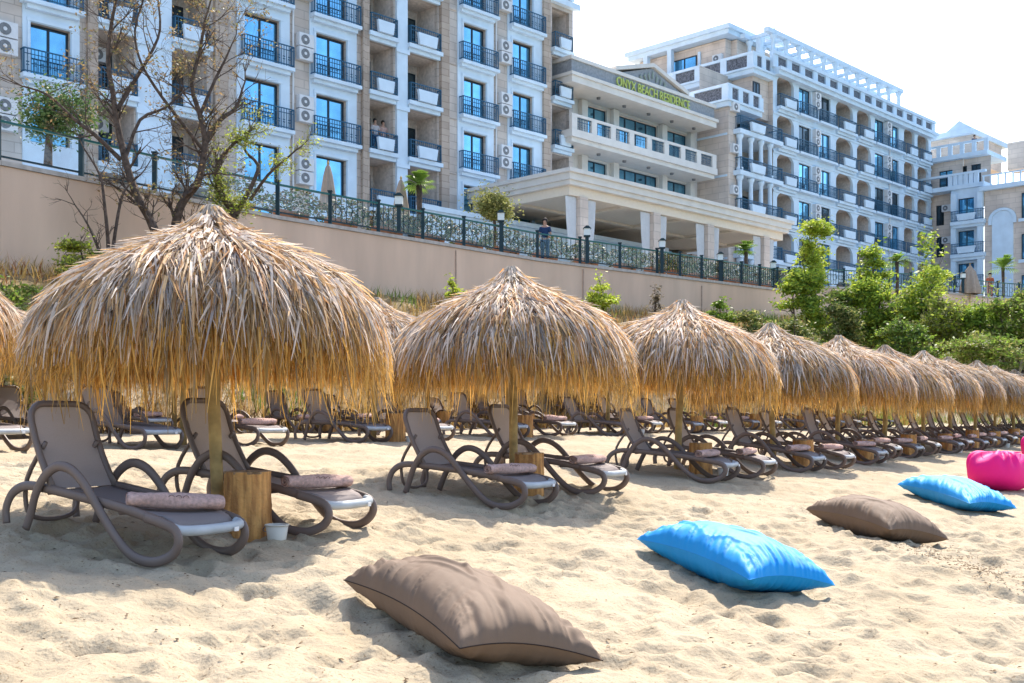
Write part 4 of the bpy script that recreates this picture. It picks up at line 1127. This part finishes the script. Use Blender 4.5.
# debris of dry weed in the sand
g = MB()
def bit(x, y):
    z = sz(x, y)+.006; a = random.uniform(0,PI); l = random.uniform(.006,.024); w_ = random.uniform(.003,.010); dx, dy = math.cos(a)*l, math.sin(a)*l
    g.v += [(x-dx,y-dy,z),(x+dy*w_/l,y-dx*w_/l,z+.006),(x+dx,y+dy,z+.003),(x-dy*w_/l,y+dx*w_/l,z+.008)]; n = len(g.v)
    g.f.append((n-4,n-3,n-2,n-1)); k = random.uniform(.6,1.3); g.c += [(.14*k,.09*k,.05*k,1)]*4
for i in range(900):
    px = random.gauss(950, 60); py = 545+(px-900)*.32+random.gauss(0, 7); u, n = un_px(px, py); bit(*xy(u, n))
for i in range(350): 
    u, n = un_px(random.uniform(-20,1050), random.uniform(470,683)); bit(*xy(u, n))
tag(g.build('dry_seaweed_bits', M_['drygrass']), 'scattered dark bits of dry seaweed and twigs on the sand', 'seaweed', kind='stuff')

# ------------------------------------------------------------------ plants
def px3(px, py, D): return Vector(((px-512)/FPX*D, D, CZ+(HOR-py)/FPX*D))
def leaves(mb, c, rad, n, size, cols, rd, shell=.55, gauss=False):
    c = Vector(c)
    for i in range(n):
        while True:
            v = Vector((rd.uniform(-1,1), rd.uniform(-1,1), rd.uniform(-1,1)))
            if .02 < v.length < 1: break
        v = Vector((rd.gauss(0,.48), rd.gauss(0,.48), rd.gauss(0,.48))) if gauss else v.normalized()*(v.length**shell)
        p = c+Vector((v.x*rad[0], v.y*rad[1], v.z*rad[2]))
        a = Vector((rd.gauss(0,1), rd.gauss(0,1), rd.gauss(0,.6))).normalized(); b = a.cross(Vector((rd.gauss(0,1), rd.gauss(0,1), rd.gauss(0,1)))).normalized()
        s = size*rd.uniform(.5,1.3); k = rd.uniform(.7,1.25); cc = rd.choice(cols); col = (cc[0]*k, cc[1]*k, cc[2]*k, 1)
        n0 = len(mb.v); mb.v += [tuple(p-a*s), tuple(p+b*s*.42), tuple(p+a*s), tuple(p-b*s*.42)]; mb.f.append((n0,n0+1,n0+2,n0+3)); mb.c += [col]*4
YG = [(.42,.50,.05),(.34,.45,.05),(.48,.52,.08)]; MG = [(.22,.33,.05),(.27,.37,.05),(.16,.26,.04)]; DG = [(.08,.14,.03),(.11,.17,.04),(.15,.17,.05)]; OL = [(.24,.25,.08),(.30,.29,.10),(.18,.20,.06)]
def rbranch(mb, p, d, ln, rad, depth, rd, tips, spread=.55, up=.12, seg=3):
    pts = [p]; dd = d.normalized(); q = p
    for k in range(seg):
        dd = (dd+Vector((rd.gauss(0,.16), rd.gauss(0,.16), rd.gauss(0,.12)+up*.3))).normalized(); q = q+dd*(ln/seg); pts.append(q)
    mb.tube(pts, [rad*(1-.5*k/seg) for k in range(seg+1)], 5 if depth < 2 else 6, cap=False)
    if depth > 0 or rd.random() < .5: tips.append(q)
    if depth <= 0: return
    for k in range(rd.choice((2,3,3))):
        t = rd.uniform(.35,1); b = pts[min(seg, int(t*seg+.5))]
        nd = (dd+Vector((rd.gauss(0,spread), rd.gauss(0,spread), rd.gauss(0,spread)*.8+up))).normalized()
        rbranch(mb, b, nd, ln*rd.uniform(.55,.82), rad*.52, depth-1, rd, tips, spread, up)
def tree(name, base, label, cat, limbs, leafspec, seed, group=None, m='leaf', trunkmat='trunk'):
    rd = random.Random(seed); M = Matrix.Translation(base); r = empty(name, M, label, cat, group)
    tb = MB(); tips = []
    for pts, r0, r1, dep in limbs:
        n = len(pts); cp = crom(pts, 3); tb.tube(cp, [r0+(r1-r0)*i/(len(cp)-1) for i in range(len(cp))], 8, cap=False)
        if dep:
            for i in range(2, len(cp)):
                if rd.random() < dep[1]:
                    d = (cp[i]-cp[i-1]).normalized(); nd = (d+Vector((rd.gauss(0,.8), rd.gauss(0,.5), rd.gauss(.15,.6)))).normalized()
                    rbranch(tb, cp[i], nd, rd.uniform(.45,1.0)*dep[2], max(.012, (r0+(r1-r0)*i/len(cp))*.4), dep[0], rd, tips)
            tips.append(cp[-1]); rbranch(tb, cp[-1], (cp[-1]-cp[-2]), .9*dep[2], r1*.9, dep[0], rd, tips)
    world_part(tb, 'trunk', M_[trunkmat], r, True)
    if leafspec:
        lb = MB(); leafspec(lb, tips, rd); world_part(lb, 'crown', M_[m], r)
    return r
def lim(D, pts): return [px3(x, y, D+(dd[0] if dd else 0)) for x, y, *dd in pts]
# leafless trees standing on the bank in front of the wall
D0 = 29.0; dep = (4, .8, 1.0)
def brownleaf(nn, sz_=.05):
    def f(lb, tips, rd):
        for t in tips:
            if rd.random() < nn: leaves(lb, t, (.16,.16,.14), rd.randint(3,9), sz_, [(.26,.17,.08),(.34,.24,.11),(.20,.19,.07)], rd)
    return f
tree('bare_tree', px3(172, 300, D0), 'taller leafless tree with spreading twiggy crown at the far left before the wall', 'tree',
     [(lim(D0, [(172,300),(154,229),(139,200),(128,170),(117,123),(113,94),(108,60),(112,20),(120,-15)]), .13,.035,dep),
      (lim(D0, [(121,160),(95,135,-.3),(74,119,-.5),(48,95,-.6),(22,86,-.8)]), .065,.022,dep),
      (lim(D0, [(117,110),(135,80,.4),(150,55,.6),(160,30,.8),(158,0,1)]), .065,.022,dep),
      (lim(D0, [(125,160),(140,120,.3),(165,108,.5),(185,90,.7)]), .055,.02,dep)], brownleaf(.16,.05), 41, 'leafless trees on the bank')
tree('bare_tree', px3(165, 300, D0+1), 'leafless forked tree right behind the peak of the first front umbrella', 'tree',
     [(lim(D0+1, [(165,300),(176,223),(184,200),(197,184),(203,160),(205,140),(200,115),(192,85),(200,50),(205,20)]), .14,.035,dep),
      (lim(D0+1, [(203,150),(178,118,-.3),(155,87,-.5),(140,60,-.6),(135,30,-.7),(145,-5,-.8)]), .055,.02,dep),
      (lim(D0+1, [(205,140),(220,120,.3),(236,108,.5),(242,90,.6)]), .08,.03,(2,.55,.9)),
      (lim(D0+1, [(200,115),(215,80,.3),(225,60,.4),(232,44,.5)]), .055,.02,dep)], brownleaf(.2,.05), 42, 'leafless trees on the bank')
tree('bare_shrub', px3(108, 300, D0-1), 'thin leafless shrub of several stems low in front of the wall at left', 'shrub',
     [(lim(D0-1, [(110,300),(108,242),(104,200),(100,175),(85,150)]), .06,.02,(2,.5,.7)), (lim(D0-1, [(110,270),(118,215,.2),(125,190,.3),(140,175,.4)]), .05,.02,(2,.5,.6)),
      (lim(D0-1, [(106,285),(100,255,-.2),(88,225,-.3),(75,205,-.4)]), .04,.015,(2,.5,.6))], None, 43)
def greenbits(cols, n, rad, s, extra=()):
    def f(lb, tips, rd):
        for t in tips: leaves(lb, t, (rad,rad,rad*.8), n, s, cols, rd)
        for c, rr_, k in extra: leaves(lb, c, rr_, k, s, [tuple(v*q for v in cc) for cc in cols for q in (.8, 1.15)], rd, .8, True)
    return f
tree('green_tree', px3(232, 300, 31), 'small yellow green tree with loose leaf clumps behind the first front umbrella', 'tree',
     [(lim(31, [(230,300),(234,220),(222,195),(216,170),(228,150),(240,138)]), .14,.03,(2,.5,.6)), (lim(31, [(236,215),(252,185,.3),(258,165,.4),(245,150,.4),(250,130,.4)]), .08,.02,(2,.5,.5)),
      (lim(31, [(250,200),(268,175,-.3),(285,160,-.4),(296,150,-.5)]), .05,.02,(2,.5,.5))], greenbits(YG+OL+OL, 9, .22, .048, [(px3(220,190,31),(.36,.4,.8),1300),(px3(242,140,31),(.5,.4,.35),700),(px3(238,205,31),(.5,.5,.35),700),(px3(280,165,31),(.6,.4,.4),350)]), 44)
tree('pine_tree', px3(48, 163, 33), 'dense rounded pine standing behind the terrace railing at far left', 'tree',
     [(lim(33, [(48,166),(49,140),(52,115)]), .14,.08,(1,.5,.4))], greenbits([(.05,.11,.03),(.08,.14,.04),(.10,.15,.05)], 20, .3, .07, [(px3(60,112,33),(1.1,.9,.75),3600),(px3(45,125,33),(.7,.7,.45),900)]), 45)
# shrubs and young trees on the bank at right
def bush(px, py0, py1, wpx, D, cols, seed, label, n=2600, s=.12, nb=9, name='shrub', stems=4, cat='shrub', group='shrubs on the bank'):
    nb = int(nb*1.8); s *= .85; rd = random.Random(seed); m_ = D/FPX; W_ = wpx*m_/2; H = (py1-py0)*m_; base = px3(px, py1, D); top = base.z+H
    blobs = []
    for k in range(nb):
        t = rd.uniform(.08,.95); wv = W_*(1-.5*abs(t-.4)*1.3); blobs.append((base+Vector((rd.uniform(-1,1)*wv*.75, rd.uniform(-1,1)*wv*.6, H*t)), (W_*rd.uniform(.28,.55), W_*rd.uniform(.3,.5), H*rd.uniform(.07,.16)), int(n*2.0*rd.uniform(.4,1.6))//nb))
    limbs = []
    for k in range(stems):
        e = blobs[k % nb][0]; b0 = base+Vector((rd.uniform(-.2,.2), rd.uniform(-.2,.2), -.9)); mid = (b0+e)/2+Vector((rd.uniform(-.2,.2),0,0)); limbs.append(([b0, mid, e], .045+.012*H, .015, (1,.4,.3*H)))
    return tree(name, base, label, cat, limbs, greenbits(cols, 5, .22, s, blobs), seed, group)
bush(814,222,292,46,52,YG,61,'tall light green young tree rising above the wall end',2600,.12,10,'young_tree',3,'tree','young trees on the bank')
bush(803,272,338,50,50,YG+MG,62,'round bright green shrub against the end of the wall',3600,.12,12)
bush(875,246,300,38,53,YG+MG,63,'light green young tree in front of the long balconies',1600,.12,8,'young_tree',3,'tree','young trees on the bank')
bush(868,284,345,58,51,MG+YG,64,'dark green broad shrub right of the round bright one',3600,.12,12)
bush(918,238,345,50,49,YG+MG,65,'tall open tree with thin stems, its crown above the railing',2300,.12,11,'young_tree',6,'tree','young trees on the bank')
bush(948,298,360,66,47,YG+OL,66,'spreading yellow green shrub below the end wing',3600,.11,13)
bush(985,305,362,46,46,MG,67,'mid green shrub left of the greyish one',2600,.11,10)
bush(1018,288,368,62,45,OL+MG,68,'large greyish green shrub at the right edge',3800,.11,13)
bush(935,262,300,34,54,YG,69,'small light green tree top beside the end wing balconies',900,.12,6,'young_tree',2,'tree','young trees on the bank')
bush(838,305,348,44,49,DG+OL,70,'low dark olive shrub between the two bright green shrubs',2000,.11,8)
bush(722,300,326,36,47,MG,71,'low green shrub at the foot of the wall behind the third umbrella',1300,.10,7)
bush(755,312,334,54,46,OL+DG,72,'low dusty shrub right of the wall foot greenery',1400,.10,7)
bush(603,281,316,40,42,YG,73,'small bright green shrub growing up the wall between two front umbrellas',700,.10,6)
bush(452,280,305,24,38,YG,74,'tiny green shrub against the wall above the second front umbrella',260,.09,4)
bush(78,243,285,55,27.5,YG+OL,75,'yellow green weeds at the wall foot at left',1200,.07,7)
bush(655,290,318,14,45,[(.2,.16,.1)],76,'thin dry brown shrub against the plain wall',120,.08,3)
bush(15,285,335,70,24.5,MG+OL,77,'low green bush on the bank at the left edge',1100,.08,8)
bush(8,340,400,90,22,OL+DG,78,'dusty olive bush at the bank foot at the left edge',1300,.08,8)
bush(900,322,360,60,45,DG+MG,79,'dark low shrub in front of the thin stemmed tree',2200,.10,9)
bush(845,292,352,70,52,DG+MG,82,'wide dark green shrub filling the gap behind the bright shrubs',2600,.12,12)
bush(900,300,352,80,50.5,MG+DG,83,'wide green shrub behind the thin stemmed tree',3000,.12,12)
bush(1005,300,350,70,49,MG+YG,84,'bright green shrub behind the greyish one at the right edge',2600,.12,10)
bush(790,322,352,60,45,OL+DG,80,'dry olive ground shrub in front of the round bright one',1500,.10,8)
bush(975,335,372,110,43,MG+OL,81,'long low shrub along the foot of the bank at right',2600,.10,10)

# things on the terrace
def palm(px, py0, py1, wpx, D, seed, label):
    rd = random.Random(seed); m_ = D/FPX; base = px3(px, py1, D); H = (py1-py0)*m_; Rr = wpx*m_/2
    r = empty('palm_tree', Matrix.Translation(base), label, 'palm tree', 'small palms on the terrace')
    hc = H*.72
    MB().tube([(0,0,-.6),(.02,0,hc*.5),(0,.02,hc)], [.12,.1,.12], 8).build('trunk', M_['trunk'], r, WM[r.name], True)
    lb = MB()
    for k in range(26):
        a = rd.uniform(0,2*PI); el = rd.uniform(-.2,1.2); ln = Rr*rd.uniform(.85,1.1); c = Vector((0,0,hc)); d0 = Vector((math.cos(a)*math.cos(el), math.sin(a)*math.cos(el), math.sin(el)))
        k_ = rd.uniform(.8,1.3); col = (.16*k_,.26*k_,.04*k_,1)
        for j in range(9):
            f = (j-4)/4*.9; d = (Matrix.Rotation(f, 3, 'Z') @ d0); p1 = c+d0*ln*.35; p2 = p1+d*ln*.5+Vector((0,0,-.06*ln)); p3 = p1+d*ln*.75+Vector((0,0,-.22*ln)); sd_ = Vector((-d.y,d.x,0)).normalized()*.03
            n0 = len(lb.v); lb.v += [tuple(c), tuple(p2-sd_), tuple(p2+sd_), tuple(p3)]; lb.f += [(n0,n0+1,n0+2),(n0+1,n0+3,n0+2)]; lb.c += [col]*4
    lb.build('crown', M_['leaf'], r, WM[r.name]); return r
palm(419,171,219,34,42,91,'small bright fan palm on the terrace beside a folded parasol')
palm(1003,255,300,32,78,92,'fan palm standing in front of the arched white panel at far right')
palm(897,250,292,26,68,93,'small palm on the terrace among the young trees')
palm(746,236,286,26,64,94,'potted palm under the portico near its right end')
tp = px3(494, 245, 49)
tree('topiary_tree', tp, 'round clipped olive tree on the terrace in front of the portico', 'tree', [([tp+Vector((0,0,-.3)), tp+Vector((.05,0,.6)), tp+Vector((0,0,1.2))], .09,.06,(1,.5,.3))],
     lambda lb, tips, rd: (leaves(lb, px3(494,207,49), (.70,.7,.62), 2600, .075, OL+[(.24,.26,.08)], rd, .45), leaves(lb, px3(489,202,48.8), (.85,.8,.6), 1100, .08, OL, rd, .5, True), leaves(lb, px3(502,212,49.1), (.7,.7,.6), 900, .08, OL+[(.30,.32,.09)], rd, .5, True)), 95)
def parasol(px, py0, py1, D, seed, label, wpx=16, grp='folded beige parasols on the terrace'):
    m_ = D/FPX; base = px3(px, py1, D); H = (py1-py0)*m_; r = empty('folded_parasol', Matrix.Translation(base), label, 'parasol', grp)
    MB().tube([(0,0,-1.2),(0,0,H)], .03, 8).build('pole', M_['pole'], r, WM[r.name], True)
    c = MB(); sd_ = 32; w_ = wpx*m_/2
    pr_ = [(.02,H-.04),(.08,H-.15),(.5*w_,H*.75),(.8*w_,H*.4),(w_,H*.14),(w_*.95,H*.06)]
    for rr_, z in pr_:
        for k in range(sd_): a = 2*PI*k/sd_; q = rr_*(1+.16*math.cos(a*8)); c.v.append((q*math.cos(a), q*math.sin(a), z))
    for i in range(len(pr_)-1):
        for k in range(sd_): l = (k+1)%sd_; c.f.append((i*sd_+k, i*sd_+l, (i+1)*sd_+l, (i+1)*sd_+k))
    c.build('folded_canopy', M_['parasol'], r, WM[r.name], True)
    MB().lathe([(.03,H-.05),(.05,H),(.01,H+.08)], 8).build('finial', M_['pole'], r, WM[r.name], True); return r
parasol(328,163,212,39,1,'folded beige parasol standing left on the terrace before the blue window')
parasol(401,178,222,42.5,2,'folded beige parasol between a lamp post and the fan palm')
parasol(970,264,296,74,3,'folded beige parasol at far right between lamp and end wing', 20)
parasol(735,66,80,79,4,'tiny folded parasol' ) if False else None
# lamps on railing posts
for px, py, lb in ((399,203,'square white lamp on a dark post right of the folded parasol'),(501,219,'square white lamp on a dark post below the clipped olive tree'),(587,234,'square lamp on a dark post before the corner column of the portico'),(662,246,'lamp on a dark post by the second portico column'),(720,259,'round lamp on a dark post by the third portico column'),(773,267,'round lamp on a dark post at the right end of the portico'),(963,277,'small lamp on a dark post beside the far right parasol')):
    best = min(path, key=lambda q: abs(512+FPX*q.x/q.y-px)); D = best.y-.25 if best.y < 90 else 70
    b = px3(px, py, D); base = Vector((b.x, b.y, float(np.interp(b.x, [w_[0] for w_ in WALL], [w_[2] for w_ in WALL]))+.06)); hgt = b.z-base.z
    r = empty('terrace_lamp', Matrix.Translation(base), lb, 'lamp', 'lamps along the terrace railing')
    MB().box(-.07,.07,-.07,.07,0,hgt-.12).box(-.13,.13,-.13,.13,hgt-.12,hgt-.06).build('post', M_['railpost'], r, WM[r.name])
    MB().box(-.13,.13,-.13,.13,hgt-.06,hgt+.22).build('lamp_shade', M_['lampglass'], r, WM[r.name])
    MB().prism([(-.17,hgt+.22),(.17,hgt+.22),(.05,hgt+.33),(-.05,hgt+.33)], 'y', -.17, .17).build('cap', M_['railpost'], r, WM[r.name])
# planted pots behind the railing
pi = 0
for k, p in enumerate(path[:-1]):
    if not (30 < p.y < 62) or (k % 3 == 2 and p.y < 36): continue
    q = p+(path[k+1]-p)*.5+Vector((-.55,.55,0)); px = 512+FPX*q.x/q.y
    rd = random.Random(k); r = empty('potted_plant', Matrix.Translation(q), 'bushy plant in a clay trough behind the railing, %s from the left' % (ORD+['sixteenth','seventeenth','eighteenth','nineteenth','twentieth','twenty-first','twenty-second','twenty-third','twenty-fourth','twenty-fifth','twenty-sixth','twenty-seventh','twenty-eighth'])[pi], 'potted plant', 'planted troughs behind the railing'); pi += 1
    MB().prism([(-.5,0),(.5,0),(.6,.4),(-.6,.4)], 'y', -.22, .22).build('trough', M_['pot'], r, WM[r.name] @ Matrix.Rotation(R(48), 4, 'Z'))
    lb = MB(); leaves(lb, (0,0,.65), (1.0,.5,.5), 800, .08, [(.05,.09,.02),(.08,.11,.03),(.10,.10,.04),(.16,.13,.07),(.13,.09,.06)], rd); lb.build('foliage', M_['leaf'], r, WM[r.name])

# people, small in the picture
def person(M, pose, shirt, legs, label, grp=None, seated=False):
    r = empty('person', M, label, 'person', grp)
    def skin(name, V, E, Rd, m):
        me = bpy.data.meshes.new(name); me.from_pydata(V, E, []); me.materials.append(m)
        o = link(name, me, r, M); s = o.modifiers.new('skin', 'SKIN'); s.use_smooth_shade = True
        for i, rr_ in enumerate(Rd): me.skin_vertices[0].data[i].radius = rr_
        me.skin_vertices[0].data[0].use_root = True
        o.modifiers.new('sub', 'SUBSURF').levels = 1; o.modifiers['sub'].render_levels = 2; return o
    kx = .0
    V = [(0,0,.95),(0,0,1.12),(0,.01,1.32),(0,0,1.47),(0,-.01,1.55),(0,-.02,1.66),(0,-.02,1.75),
         (-.17,0,1.42),(-.24,.0,1.16),(-.22,-.16,1.0),(-.17,-.26,1.05),(.17,0,1.42),(.24,0,1.16),(.22,-.16,1.0),(.17,-.26,1.05),
         (-.09,0,.88),(-.10,-.02,.50),(-.10,.02,.08),(-.10,-.12,.03),(.09,0,.88),(.11,-.04,.50),(.12,.02,.08),(.12,-.12,.03)]
    E = [(0,1),(1,2),(2,3),(3,4),(4,5),(5,6),(3,7),(7,8),(8,9),(9,10),(3,11),(11,12),(12,13),(13,14),(0,15),(15,16),(16,17),(17,18),(0,19),(19,20),(20,21),(21,22)]
    Rd = [(.14,.10),(.13,.10),(.16,.11),(.10,.08),(.055,.055),(.085,.10),(.06,.075),(.06,.06),(.045,.045),(.035,.035),(.03,.045),(.06,.06),(.045,.045),(.035,.035),(.03,.045),(.095,.095),(.065,.065),(.045,.045),(.045,.03),(.095,.095),(.065,.065),(.045,.045),(.045,.03)]
    skin('body', V, E, Rd, M_['skin'])
    skin('shirt', [(0,0,.90),(0,0,1.14),(0,.01,1.33),(0,0,1.44),(-.17,0,1.42),(-.22,0,1.22),(.17,0,1.42),(.22,0,1.22)], [(0,1),(1,2),(2,3),(3,4),(4,5),(3,6),(6,7)], [(.165,.125),(.155,.125),(.18,.135),(.10,.09),(.08,.08),(.07,.07),(.08,.08),(.07,.07)], shirt)
    skin('trousers', [(0,0,.95),(-.09,0,.86),(-.10,-.02,.5),(-.10,.02,.15),(.09,0,.86),(.11,-.04,.5),(.12,.02,.15)], [(0,1),(1,2),(2,3),(0,4),(4,5),(5,6)], [(.155,.12),(.11,.11),(.085,.085),(.07,.07),(.11,.11),(.085,.085),(.07,.07)], legs)
    h = MB(); h.lathe([(.02,1.60),(.09,1.64),(.108,1.72),(.09,1.80),(.04,1.835)], 14, 0, .015); h.build('hair', M_['hair'], r, M, True)
    return r
def ground_person(px, D, z, rz, shirt, legs, label): return person(Matrix.Translation(((px-512)/FPX*D, D, z)) @ Matrix.Rotation(rz, 4, 'Z'), 0, shirt, legs, label, 'hotel guests')
ground_person(545, 45.2, 7.15, R(-10), M_['navy'], M_['navy'], 'person in a dark blue shirt behind the railing, left of the portico column')
ground_person(990, 76.0, 8.95, R(-30), M_['rust'], M_['rust'], 'person in rust coloured clothes on the terrace at far right beside the folded parasol')
for px, lb, m1 in ((375,'person in a pale top on a balcony of the left block, left of the pair',M_['palecloth']),(383,'person in a pinkish top on the same loggia balcony, right of the pair',M_['towel'])):
    s = F.s_at(px, yA+.5); q = F.M @ Vector((s, yA+.5, 14.5)); person(Matrix.Translation(q) @ Matrix.Rotation(ANG-.2, 4, 'Z'), 0, m1, M_['navy'], lb, 'hotel guests')
s = FW.s_at(974.5, .6); q = FW.M @ Vector((s, .6, 25.0)); person(Matrix.Translation(q), 0, M_['navy'], M_['navy'], 'tiny person in dark clothes on the roof terrace of the end wing', 'hotel guests')
